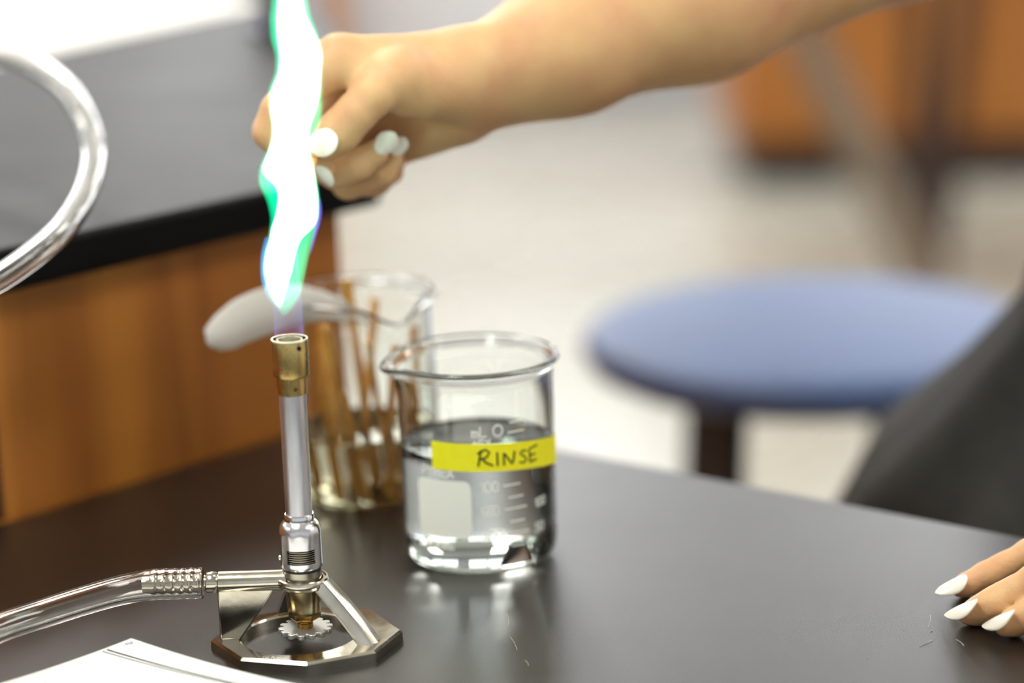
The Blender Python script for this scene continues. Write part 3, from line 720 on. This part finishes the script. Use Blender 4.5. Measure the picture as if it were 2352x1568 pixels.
# ------------------------------------------------------------------ stools and far furniture
SX, SY, SZ = .2357, 2.0, -.107
def stool(cx, cy, top, seat_r, m_seat, m_leg, lab, group=None, rot=0, lr=.0125, ths=.034):
    t = thing('lab_stool', lab, 'stool', (cx, cy, FL), group)
    obj('seat', MB().lathe([(.0001, top - ths), (seat_r * .9, top - ths), (seat_r * .97, top - ths * .8), (seat_r, top - ths * .45), (seat_r * .985, top - ths * .18), (seat_r * .95, top - .002), (seat_r * .88, top), (.0001, top - .001)], (cx, cy, 0), 96), m_seat, t, angle=180)
    for k in range(4):
        a = radians((-126, -52, 54, 128)[k]) + rot
        p = Vector((cx + cos(a) * seat_r * .68, cy + sin(a) * seat_r * .68, top - ths - .001)); q = Vector((cx + cos(a) * seat_r * .98, cy + sin(a) * seat_r * .98, FL + .012))
        l = obj('leg', MB().tube([p, q], lr, 16), m_leg, t)
        obj('foot', MB().lathe([(lr * 1.3, FL), (lr * 1.3, FL + .02), (lr, FL + .03)], (q.x, q.y, 0), 16), M_dark, l)
    zz = FL + .26; f_ = 1 - (top - ths - zz) / (top - ths - FL); rr = seat_r * (.68 + .30 * (1 - f_))
    obj('foot_ring', MB().tube([Vector((cx + rr * cos(2 * pi * k / 48), cy + rr * sin(2 * pi * k / 48), zz)) for k in range(49)], .008, 10, caps=False), m_leg, t)
    return t
stool(SX, SY, SZ, .181, M_blue, M_dark, 'round blue lab stool with black legs behind the bench', lr=.014)

# far base cabinet run (right)
cb = py(1690, 450, 6.3); CX0 = float(cb[0])
cab_top = FL + .92
ct = thing('base_cabinet', 'long orange-brown wooden cabinet run with black toe kick along the right', 'cabinet', (CX0 + 1.6, 6.7, FL))
obj('cabinet_body', MB().box((CX0, 6.3, FL + .11), (CX0 + 3.2, 6.95, cab_top)), M_wood2, ct, smooth=False)
obj('toe_kick', MB().box((CX0 + .03, 6.36, FL), (CX0 + 3.2, 6.95, FL + .11)), M_kick, ct, smooth=False)
obj('worktop', MB().box((CX0 - .03, 6.27, cab_top), (CX0 + 3.23, 6.97, cab_top + .03)), M_slab, ct, smooth=False, bevel=.004)
for k in range(6):
    x = CX0 + .03 + k * .53
    d = obj('door', MB().box((x, 6.28, FL + .14), (x + .50, 6.2995, cab_top - .18)), M_wood2, ct, smooth=False, bevel=.004)
    obj('handle', MB().tube([(x + .42, 6.28, cab_top - .3), (x + .42, 6.255, cab_top - .3), (x + .42, 6.255, cab_top - .4), (x + .42, 6.28, cab_top - .4)], .005, 8), M_alu, d)
    d = obj('drawer', MB().box((x, 6.28, cab_top - .165), (x + .50, 6.2995, cab_top - .02)), M_wood2, ct, smooth=False, bevel=.004)
# tall wooden cabinet (far left), pale cabinet beside it
tx = py(700, 40, 7.2)[0]
tc = thing('storage_cabinet', 'brown wooden storage cabinet standing at the back wall behind the flame', 'cabinet', (tx - .45, 7.4, FL))
obj('cabinet_body', MB().box((tx - .9, 7.15, FL + .08), (tx + .06, 7.65, FL + 1.0)), M_wood2, tc, smooth=False)
obj('toe_kick', MB().box((tx - .88, 7.18, FL), (tx + .04, 7.65, FL + .08)), M_kick, tc, smooth=False)
for k in (0, 1):
    d = obj('door', MB().box((tx - .88 + k * .5, 7.13, FL + .1), (tx - .40 + k * .5, 7.1495, FL + .98)), M_wood2, tc, smooth=False, bevel=.004)
    obj('handle', MB().tube([(tx - .45 + k * .1, 7.13, FL + .8), (tx - .45 + k * .1, 7.1, FL + .8), (tx - .45 + k * .1, 7.1, FL + .68), (tx - .45 + k * .1, 7.13, FL + .68)], .005, 8), M_alu, d)
# student table with slanted pale leg, and dark legged chair-like stool
def slab_leg(p, q, w, d, m, t):
    p, q = Vector(p), Vector(q); R = (q - p).to_track_quat('Z', 'Y').to_matrix()
    return obj('leg', MB().box((-w / 2, -d / 2, 0), (w / 2, d / 2, (q - p).length), R, p), m, t, smooth=False, bevel=.006)
a0 = py(2090, 560, 4.5); a1 = py(1862, 90, 4.6)
st = (a1 - a0); ft = a0 + st * ((FL + .003 - a0[2]) / st[2]); tp = a0 + st * ((FL + .735 - a0[2]) / st[2])
tb = thing('student_table', 'student table on slanted pale grey legs beyond the blue stool', 'table', (tp[0] + .55, 4.9, FL))
slab_leg(ft, tp, .062, .045, M_steelgrey, tb)
w_ = 1.25
for (ox, oy, fl) in ((w_, 0, -1), (0, .36, 1), (w_, .36, -1)):
    dx = (ft - tp)[0]
    T_ = np.array([tp[0] + ox, tp[1] + oy, tp[2]]); F_ = np.array([T_[0] + fl * dx, T_[1] + .0, ft[2]])
    if fl == 1: F_[0] = T_[0] + dx
    slab_leg(F_, T_, .062, .045, M_steelgrey, tb)
obj('table_top', MB().box((tp[0] - .12, tp[1] - .12, FL + .735), (tp[0] + w_ + .12, tp[1] + .44, FL + .765)), M_pale, tb, smooth=False, bevel=.006)
c1 = py(2165, 500, 5.3)
ch = thing('wooden_stool', 'dark brown tall wooden stool in front of the far cabinets at right', 'stool', (c1[0] + .2, 5.5, FL))
for (x, y, h_) in ((c1[0], 5.3, .72), (c1[0] + .20, 5.34, .72), (c1[0] + .36, 5.3, .72), (c1[0] + .02, 5.68, 1.1), (c1[0] + .38, 5.68, 1.1)):
    if abs(x - c1[0] - .20) < .01: continue
    slab_leg((x - .02, y, FL + .002), (x + (.055 if h_ < 1 else .0), y, FL + h_), .05, .05, M_brownleg, ch)
obj('seat', MB().box((c1[0] - .02, 5.26, FL + .72), (c1[0] + .46, 5.72, FL + .755)), M_brownleg, ch, smooth=False, bevel=.008)
obj('backrest', MB().box((c1[0] + .06, 5.66, FL + .88), (c1[0] + .42, 5.70, FL + 1.08)), M_brownleg, ch, smooth=False, bevel=.008)
obj('stretcher', MB().box((c1[0], 5.29, FL + .2), (c1[0] + .38, 5.32, FL + .225)), M_brownleg, ch, smooth=False)

# ------------------------------------------------------------------ person: one continuous skin from a blended distance field
def axis(knots):
    """knots: list of (coordinate, step) -> non uniform grid"""
    out = [knots[0][0]]
    while out[-1] < knots[-1][0]:
        x = out[-1]; s_ = np.interp(x, [k[0] for k in knots], [k[1] for k in knots]); out.append(x + s_)
    return np.array(out, dtype=np.float32)
V3 = lambda *a: np.array(a, dtype=float)
PX = lambda x, y, Y: py(x, y, Y)
YB = 1.18
shR = V3(.345, 1.475, .465); shL = V3(.60, 1.275, .46); elR = PX(2080, -210, 1.315); elL = V3(.56, 1.10, .20)
wrR = PX(1095, 188, YB + .035); wrL = V3(.375, 1.055, .052)
hip = V3(.405, 1.405, .03); chest = (shR + shL) / 2 + V3(.0, .0, -.10)
fwd = V3(-.618, -.785, 0)
neck = (shR + shL) / 2 + V3(0, 0, .03); head = neck + V3(0, 0, .17) + fwd * .035
S = []      # main chain: (p, q, rp, rq, k)
def cap_(p, q, a, b, k=.012): S.append((np.array(p), np.array(q), a, b, k))
# right arm
f1 = PX(1300, 105, YB + .055); f2 = PX(1600, -10, YB + .08)
cap_(PX(1080, 158, YB + .025), f1, .0165, .0275, .01); cap_(PX(1088, 226, YB + .04), f1 + V3(0, 0, -.002), .0155, .0285, .01)
cap_(f1, f2, .0310, .0395, .012); cap_(f2, elR, .0395, .0410, .015); cap_(elR, shR, .041, .048, .02)
cap_(wrR, f1, .0215, .030, .01)
# torso, left arm, neck, legs
cap_(shR, shL, .050, .050, .04); cap_(chest + (shR - shL) * .18, hip + (shR - shL) * .09 + V3(0, 0, .08), .072, .066, .03); cap_(chest - (shR - shL) * .18, hip - (shR - shL) * .09 + V3(0, 0, .08), .072, .066, .03)
cap_(hip + (shR - shL) * .14 - V3(0, 0, .06), hip - (shR - shL) * .14 - V3(0, 0, .06), .082, .082, .04)
cap_(neck - V3(0, 0, .03), head - V3(0, 0, .05), .052, .050, .03); cap_(head + V3(0, 0, .02), head + V3(0, 0, .03) - fwd * .02, .078, .082, .03); cap_(head + fwd * .03 - V3(0, 0, .045), head + fwd * .02 + V3(0, 0, .0), .050, .060, .03)
cap_(head + fwd * .088 + V3(0, 0, .005), head + fwd * .104 - V3(0, 0, .018), .008, .012, .01)   # nose
cap_(head + fwd * .082 - V3(0, 0, .048), head + fwd * .086 - V3(0, 0, .050), .012, .012, .012)
side = (shR - shL) / np.linalg.norm(shR - shL)
for s_ in (1, -1): cap_(head + side * .078 * s_ - V3(0, 0, .012), head + side * .082 * s_ + V3(0, 0, .02), .010, .014, .006)
for s_ in (1, -1):
    h_ = hip + side * .08 * s_ - V3(0, 0, .06); kn = h_ + V3(0, 0, -.37) + fwd * .02; an = h_ + V3(0, 0, -.74)
    cap_(h_, kn, .082, .055, .03); cap_(kn, an, .055, .036, .03); cap_(an + V3(0, 0, -.035), an + V3(0, 0, -.058) + fwd * .15, .036, .026, .02)
cap_(shL, elL, .047, .037, .03); cap_(elL, wrL, .038, .025, .03)
# palms ------------------------------------------------------
mI, mM, mR_, mP = PX(778, 138, YB + .004), PX(790, 178, YB + .026), PX(812, 250, YB + .044), PX(850, 322, YB + .054)
G = []   # palm of the right hand
def g_(p, q, a, b, k=.008): S.append((np.array(p), np.array(q), a, b, k))
wT, wB = PX(1065, 150, YB + .026), PX(1060, 240, YB + .040)
g_(mI, wT, .0110, .0150); g_(mM, wT, .0110, .0160); g_(mR_, wrR, .0105, .0165); g_(mP, wB, .0105, .0150)
g_(PX(1040, 262, YB + .040), PX(905, 322, YB + .052), .0150, .0120)
g_(PX(1055, 190, YB + .022), PX(935, 205, YB + .002), .0175, .0125)        # ball of the thumb
g_(PX(925, 165, YB + .002), PX(822, 168, YB - .001), .0110, .0082, .007)     # web of skin towards the index finger
# fingers: lists of (px, py, Y, r)
def chain(pts): return [(PX(*a[:3]), PX(*b[:3]), a[3], b[3]) for a, b in zip(pts[:-1], pts[1:])]
RF = [
 chain([(968, 190, YB + .006, .0125), (908, 180, YB - .006, .0108), (858, 218, YB - .012, .0094), (815, 262, YB - .014, .0090), (779, 302, YB - .013, .0094), (752, 328, YB - .012, .0080)]),      # thumb
 chain([(780, 138, YB + .004, .0108), (735, 170, YB + .000, .0096), (646, 256, YB - .002, .0090), (627, 302, YB - .002, .0088), (660, 340, YB - .004, .0074), (705, 366, YB - .005, .0070), (742, 386, YB - .006, .0058)]),       # index
 chain([(790, 182, YB + .028, .0100), (735, 270, YB + .022, .0085), (728, 372, YB + .016, .0080), (775, 396, YB + .010, .0077), (820, 378, YB + .006, .0074), (862, 352, YB + .004, .0062)]),       # middle
 chain([(812, 255, YB + .044, .0095), (775, 330, YB + .040, .0082), (800, 420, YB + .032, .0074), (846, 412, YB + .024, .0073), (880, 392, YB + .020, .0070), (900, 368, YB + .018, .0058)]),      # ring
 chain([(850, 325, YB + .054, .0090), (830, 392, YB + .056, .0070), (862, 420, YB + .048, .0062), (900, 396, YB + .040, .0056)]),                                                              # little
]
# left hand on the bench
HL = lambda x, y, z, r: (pz(2080 + x / 4.9, 1180 + y / 4.9, z), r)
def chz(pts): Q = [HL(*p) for p in pts]; return [(a[0], b[0], a[1], b[1]) for a, b in zip(Q[:-1], Q[1:])]
LFg = [
 chz([(600, 832, .0046, .0041), (700, 790, .0056, .0050), (900, 690, .0090, .0055), (1100, 590, .0120, .0057), (1400, 435, .018, .0060), (1900, 230, .026, .0080)]),
 chz([(700, 1130, .0050, .0045), (830, 1085, .0064, .0060), (1020, 1000, .0100, .0068), (1200, 900, .0140, .0068), (1480, 740, .021, .0070), (1950, 480, .029, .0085)]),
 chz([(1110, 1262, .0052, .0045), (1240, 1205, .0066, .0060), (1430, 1120, .0100, .0067), (1650, 1010, .0150, .0068), (1950, 830, .022, .0075), (2200, 700, .029, .0088)]),
 chz([(1650, 1500, .0052, .0046), (1850, 1390, .0080, .0058), (2100, 1230, .0140, .0062), (2450, 960, .025, .0085)]),
 chz([(1650, 2050, .0066, .0062), (1900, 1900, .0090, .0080), (2300, 1600, .018, .0095), (2700, 1300, .030, .0130)]),
]
for fc, r_ in zip(LFg, (.010, .0105, .0105, .010, .012)): g_(fc[-1][1], wrL, r_ * .95, .0165, .008)
gx = axis([(-.14, .0012), (-.115, .0011), (-.015, .0011), (.03, .002), (.12, .0035), (.185, .0013), (.29, .0013), (.34, .004), (.80, .007)])
gy = axis([(.93, .003), (1.02, .002), (1.04, .0013), (1.11, .0013), (1.15, .0011), (1.245, .0011), (1.28, .003), (1.33, .007), (1.70, .009)])
gz = axis([(FL - .01, .010), (-.06, .010), (-.004, .0012), (.035, .0012), (.07, .004), (.14, .0012), (.235, .0012), (.27, .003), (.32, .007), (.80, .007)])
def dcap(X, Y, Z, p, q, a, b):
    d = (q - p).astype(np.float32); l2 = float(d @ d) + 1e-12; p = p.astype(np.float32)
    t_ = np.clip(((X - p[0]) * d[0] + (Y - p[1]) * d[1] + (Z - p[2]) * d[2]) / l2, 0, 1)
    return np.sqrt((X - p[0] - t_ * d[0]) ** 2 + (Y - p[1] - t_ * d[1]) ** 2 + (Z - p[2] - t_ * d[2]) ** 2) - (a + (b - a) * t_)
def smin(a, b, k):
    h = np.clip(1 - np.abs(a - b) / k, 0, 1) if k > 0 else 0
    return np.minimum(a, b) - h * h * k * .25
def sl(p, q, r, mar):
    lo = np.minimum(p, q) - r - mar; hi_ = np.maximum(p, q) + r + mar; R = []
    for ax, l, h in zip((gx, gy, gz), lo, hi_):
        i0 = max(0, int(np.searchsorted(ax, l)) - 1); i1 = min(len(ax), int(np.searchsorted(ax, h)) + 1); R.append(slice(i0, max(i1, i0 + 1)))
    return tuple(R)
def grid(s_): return gx[s_[0]][:, None, None], gy[s_[1]][None, :, None], gz[s_[2]][None, None, :]
D = np.full((len(gx), len(gy), len(gz)), .1, np.float32)
for (p, q, a, b, k) in S:
    s_ = sl(p, q, max(a, b), k + .02); D[s_] = smin(D[s_], dcap(*grid(s_), p, q, a, b), k)
for hand, kk in ((RF, .0065), (LFg, .007)):
    base = D.copy()
    for fc in hand:
        P_ = np.array([c[0] for c in fc] + [c[1] for c in fc]); s_ = sl(P_.min(0), P_.max(0), .014, .012)
        loc_ = None
        for (p, q, a, b) in fc:
            d = dcap(*grid(s_), p, q, a, b); loc_ = d if loc_ is None else smin(loc_, d, .0035)
        bb = base[s_]; D[s_] = smin(D[s_], np.minimum(smin(bb, loc_, kk), bb), .0006)
    del base
# fine creases at finger joints
def crease(p, d, r, w=.0007, dep=.0007):
    """shallow groove ring around a finger at p with axis d"""
    p = np.array(p); d = np.array(d) / np.linalg.norm(d); s_ = sl(p, p, r, .004); X, Y, Z = grid(s_)
    u = (X - p[0]) * d[0] + (Y - p[1]) * d[1] + (Z - p[2]) * d[2]; rr = np.sqrt((X - p[0]) ** 2 + (Y - p[1]) ** 2 + (Z - p[2]) ** 2)
    D[s_] += (dep * np.exp(-(u / w) ** 2) * (rr < r * 1.5)).astype(np.float32)
for hand in (RF[:4], LFg[:3]):
    for fc in hand:
        for c in fc[1:-1][::2]:
            d = c[1] - c[0]; 
            for o_ in (-.0016, .0, .0016): crease(c[0] + d / np.linalg.norm(d) * o_, d, c[2], .0006, .00035)

def surface_nets(D, ax):
    nx, ny, nz = D.shape; ins = D < 0
    cs_ = np.zeros((nx - 1, ny - 1, nz - 1), np.int8)
    for i in (0, 1):
        for j_ in (0, 1):
            for k in (0, 1): cs_ += ins[i:nx - 1 + i, j_:ny - 1 + j_, k:nz - 1 + k]
    act = (cs_ > 0) & (cs_ < 8); I, J, K = np.nonzero(act); n = len(I)
    idx = np.full(act.shape, -1, np.int32); idx[I, J, K] = np.arange(n)
    acc = np.zeros((n, 3)); cnt = np.zeros(n); cr = [(i, j_, k) for i in (0, 1) for j_ in (0, 1) for k in (0, 1)]
    X, Y, Z = ax
    for a in cr:
        for b in cr:
            if sum(b) - sum(a) != 1 or sum(x != y for x, y in zip(a, b)) != 1: continue
            va = D[I + a[0], J + a[1], K + a[2]].astype(float); vb = D[I + b[0], J + b[1], K + b[2]].astype(float)
            m = (va < 0) != (vb < 0); t_ = np.where(m, va / np.where(m, va - vb, 1), 0)
            pa = np.stack([X[I + a[0]], Y[J + a[1]], Z[K + a[2]]], 1); pb = np.stack([X[I + b[0]], Y[J + b[1]], Z[K + b[2]]], 1)
            acc += np.where(m[:, None], pa + (pb - pa) * t_[:, None], 0); cnt += m
    V = acc / cnt[:, None]; F = []
    for d in range(3):
        e = [0, 0, 0]; e[d] = 1; s0 = ins[:nx - e[0], :ny - e[1], :nz - e[2]]; s1 = ins[e[0]:, e[1]:, e[2]:]
        ch_ = s0 != s1; i, j_, k = np.nonzero(ch_); A = [i, j_, k]; o1, o2 = [(1, 2), (2, 0), (0, 1)][d]
        ok = (A[o1] > 0) & (A[o2] > 0) & (A[o1] < D.shape[o1] - 1) & (A[o2] < D.shape[o2] - 1)
        i, j_, k = i[ok], j_[ok], k[ok]; A = [i, j_, k]
        def cell(u, v):
            B_ = [x.copy() for x in A]; B_[o1] -= u; B_[o2] -= v; return idx[B_[0], B_[1], B_[2]]
        q = np.stack([cell(1, 1), cell(0, 1), cell(0, 0), cell(1, 0)], 1); fl = ~ins[i, j_, k]
        q[fl] = q[fl][:, ::-1]; F.append(q)
    F = np.concatenate(F); F = F[(F >= 0).all(1)]
    # light smoothing
    for _ in range(2):
        s_ = np.zeros_like(V); c = np.zeros(len(V))
        for a in range(4):
            b = (a + 1) % 4; np.add.at(s_, F[:, a], V[F[:, b]]); np.add.at(s_, F[:, b], V[F[:, a]]); np.add.at(c, F[:, a], 1); np.add.at(c, F[:, b], 1)
        V = V * .5 + .5 * s_ / np.maximum(c, 1)[:, None]
    return V, F
Vb, Fb = surface_nets(D, (gx, gy, gz)); del D
print('body verts', len(Vb))
person = thing('person', 'person in loose black clothing with white nails holding a splint in the flame', 'person', (float(hip[0]), float(hip[1]), FL))
me = bpy.data.meshes.new('body'); pl_ = wloc(person); Vl = (Vb - pl_).astype(np.float32)
me.vertices.add(len(Vl)); me.vertices.foreach_set('co', Vl.ravel()); me.loops.add(len(Fb) * 4); me.polygons.add(len(Fb))
me.loops.foreach_set('vertex_index', Fb.ravel().astype(np.int32)); me.polygons.foreach_set('loop_start', np.arange(len(Fb), dtype=np.int32) * 4)
me.update(calc_edges=True); me.validate(); me.polygons.foreach_set('use_smooth', [True] * len(me.polygons)); me.materials.append(M_skin)
body = bpy.data.objects.new('body', me); COL.objects.link(body); body.parent = person

def nail(base, tip, width, normal, bulge=.0022, pointy=.4, th_=.0006, sharp=(1.6, .85)):
    """almond nail plate from base to tip, curved across, facing normal"""
    base, tip, nn = Vector(base), Vector(tip), Vector(normal).normalized(); t_ = tip - base; L_ = t_.length; t_.normalize()
    nn = (nn - t_ * nn.dot(t_)).normalized(); sd = t_.cross(nn); v = []; f = []; U, K = 16, 11
    for lay in (0, 1):
        for i in range(U + 1):
            s_ = i / U
            s_ = .5 - .5 * cos(pi * s_)
            wd = width / 2 * (sqrt(max(.0, 1 - ((pointy - s_) / pointy) ** 2)) if s_ < pointy else max(0, 1 - ((s_ - pointy) / (1 - pointy)) ** sharp[0]) ** sharp[1])
            wd = max(wd, width * .02)
            for k in range(K):
                u = k / (K - 1) * 2 - 1; h_ = bulge * (1 - (u * wd / (width / 2)) ** 2) + .0006 * sin(pi * s_) - lay * th_
                v.append(tuple(base + t_ * L_ * s_ + sd * u * wd + nn * (h_ - bulge * .55)))
    n1 = (U + 1) * K
    for i in range(U):
        for k in range(K - 1):
            q = i * K + k; f += [(q, q + 1, q + K + 1, q + K), (n1 + q, n1 + q + K, n1 + q + K + 1, n1 + q + 1)]
        f += [(i * K, i * K + K, n1 + i * K + K, n1 + i * K), (i * K + K - 1, n1 + i * K + K - 1, n1 + i * K + 2 * K - 1, i * K + 2 * K - 1)]
    f += [tuple(list(range(K - 1, -1, -1)) + list(range(n1, n1 + K))), tuple([U * K + k for k in range(K)] + [n1 + U * K + k for k in range(K - 1, -1, -1)])]
    o = obj('fingernail', MB().add(v, f), M_nail, body, angle=60); return o
tocam = V3(0, -1, .25)
nail(PX(774, 312, YB - .0232), PX(712, 342, YB - .0224), .0124, V3(-.12, -1, .25), .0014, .5, sharp=(2.2, .5))                # thumb
nail(PX(722, 382, YB - .0110), PX(765, 426, YB - .010), .0090, V3(-.55, -.75, -.45), .0020, .45, sharp=(2, .6))                 # index
nail(PX(868, 350, YB - .0015), PX(908, 304, YB - .004), .0100, V3(.1, -1, .0), .0020, .5, sharp=(2, .65))                     # middle
nail(PX(906, 356, YB + .0100), PX(930, 314, YB + .008), .0078, V3(.2, -1, .0), .0018, .5, sharp=(2, .65))                     # ring
def nl(bx_, by_, bz, tx_, ty_, tz_, w): nail(pz(2080 + bx_ / 4.9, 1180 + by_ / 4.9, bz), pz(2080 + tx_ / 4.9, 1180 + ty_ / 4.9, tz_), w, V3(-.15, -.45, 1), .0022, .42, sharp=(1.8, .72))
nl(705, 720, .0120, 345, 900, .0035, .0092)
nl(810, 1000, .0142, 452, 1148, .0038, .0106)
nl(1225, 1118, .0144, 875, 1272, .0038, .0104)
nl(1850, 1330, .0130, 1500, 1530, .0038, .0080)
# splint held between thumb and index, tip in the flame
h0 = PX(800, 372, YB - .004 + .004); h1 = PX(688, 475, BY + .008)
hd = Vector(h1) - Vector(PX(728, 350, YB - .006)); p_ = Vector(PX(728, 350, YB - .006)) - hd.normalized() * .012
R = (hd).to_track_quat('Z', 'Y').to_matrix()
tag(obj('wooden_splint', MB().box((-.0012, -.0008, 0), (.0012, .0008, hd.length + .012), R, p_), M_splint, smooth=False), 'thin wooden splint held between thumb and finger, its tip in the flame', 'splint')

# face details, hair
for s_ in (1, -1):
    c = head + fwd * .088 + side * .031 * s_ + V3(0, 0, .018)
    e = obj('eye', MB().ell(tuple(c), (.0125, .0125, .0100)), M_eye, body); obj('iris', MB().ell(tuple(c + fwd * .0095), (.0045, .0045, .0050)), M_iris, e) if False else None
    obj('eyebrow', MB().tube([Vector(c + fwd * .009 + side * q * .016 + V3(0, 0, .018 - .004 * q * q)) for q in (-1, -.3, .3, 1)], .0022, 8), M_hair, body)
obj('lips', MB().ell(tuple(head + fwd * .094 - V3(0, 0, .049)), (.018, .010, .0065), Matrix.Rotation(atan2(side[1], side[0]), 3, 'Z')), M_lip, body)
Rh = Matrix.Rotation(atan2(side[1], side[0]), 3, 'Z'); hc = head - fwd * .022 + V3(0, 0, .035)
hr = MB()
def hair_rf(a, r, z): return (r * cos(a), r * sin(a), z)
rows = []; n = 40
v = []; f = []
for i in range(22):
    s_ = i / 21; z_ = .098 * cos(s_ * 1.9) if s_ < .75 else .098 * cos(.75 * 1.9) - (s_ - .75) * 1.2
    rr = .094 * sin(min(1, s_ * 1.35 + .03) * pi / 2) + (.01 if s_ > .75 else 0)
    for k in range(n):
        a = 2 * pi * k / n; fr = max(0, cos(a)) ** 3 if s_ > .42 else 0       # parted away from the face
        rad_ = rr * (1 - .45 * fr) * (1 + .03 * sin(9 * a + s_ * 3)); p = hc + (fwd * cos(a) * rad_ * 1.05 + side * sin(a) * rad_) + V3(0, 0, z_)
        v.append(tuple(p))
for i in range(21):
    for k in range(n): q = (k + 1) % n; f.append((i * n + k, (i + 1) * n + k, (i + 1) * n + q, i * n + q))
f.append(tuple(range(n)))
obj('hair', MB().add(v, f), M_hair, person)
# loose black dress: rings from shoulders to knees with folds
v = []; f = []; n = 96; rings = []
def ring(c, a, b, z_, fold, wav=0):
    out = []
    for k in range(n):
        t_ = 2 * pi * k / n; w = 1 + fold * (sin(9 * t_ + wav) * .6 + sin(14 * t_ + 1.3 + wav * .5) * .4)
        out.append(tuple(V3(c[0], c[1], z_) + side * cos(t_) * a * w + fwd * sin(t_) * b * w))
    return out
mid = (shR + shL) / 2
spec = [(mid + V3(0, 0, 0), .070, .070, .525, 0), (mid, .12, .085, .515, 0), (mid, .200, .100, .480, 0), (mid, .215, .112, .44, .01), (mid, .175, .118, .36, .015), (mid * .8 + hip * .2, .155, .125, .27, .02),
        (mid * .5 + hip * .5, .135, .122, .17, .02), (mid * .15 + hip * .85, .118, .115, .10, .025), (hip, .122, .124, .045, .03), (hip, .160, .160, .0, .035), (hip, .212, .205, -.05, .045), (hip, .245, .235, -.12, .06), (hip, .275, .255, -.25, .07), (hip, .30, .262, -.42, .08)]
sp2 = []
for i in range(len(spec) - 1):
    a, b = spec[i], spec[i + 1]
    for q in range(4): u = q / 4; sp2.append(tuple(np.array(a[0]) * (1 - u) + np.array(b[0]) * u if j_ == 0 else a[j_] * (1 - u) + b[j_] * u for j_ in range(5)))
sp2.append(spec[-1])
for i, (c, a, b, z_, fo) in enumerate(sp2): v += ring(c, a, b, z_, fo, .02 * i)
for i in range(len(sp2) - 1):
    for k in range(n): q = (k + 1) % n; f.append((i * n + k, i * n + q, (i + 1) * n + q, (i + 1) * n + k))
dr = obj('dress', MB().add(v, f), M_cloth, person, angle=180)
sd_ = dr.modifiers.new('thick', 'SOLIDIFY'); sd_.thickness = .002; sd_.offset = 1
for sh, el in ((shR, elR), (shL, elL)):
    P_ = [Vector(sh + (el - sh) * q) for q in (-.14, .0, .2, .40)]
    o = obj('sleeve', MB().tube(P_, [.050, .058, .062, .064], 32, caps=False), M_cloth, person, angle=180)
    s2 = o.modifiers.new('thick', 'SOLIDIFY'); s2.thickness = .002; s2.offset = 1
for s_ in (1, -1):
    an = hip + side * .08 * s_ + V3(0, 0, -.80)
    c = an + fwd * .06 + V3(0, 0, -.052); Rr = Matrix.Rotation(atan2(fwd[1], fwd[0]), 3, 'Z')
    obj('shoe', MB().ell((c[0], c[1], FL + .046), (.125, .046, .045), Rr), M_shoe, person, angle=180)

# ------------------------------------------------------------------ lift everything onto the floor level z = 0
for o in list(bpy.data.objects):
    if o.parent is None:
        if o is cam:
            M2 = M.copy(); M2[2][3] += BENCH; cam.matrix_world = M2
        else: o.location.z += BENCH
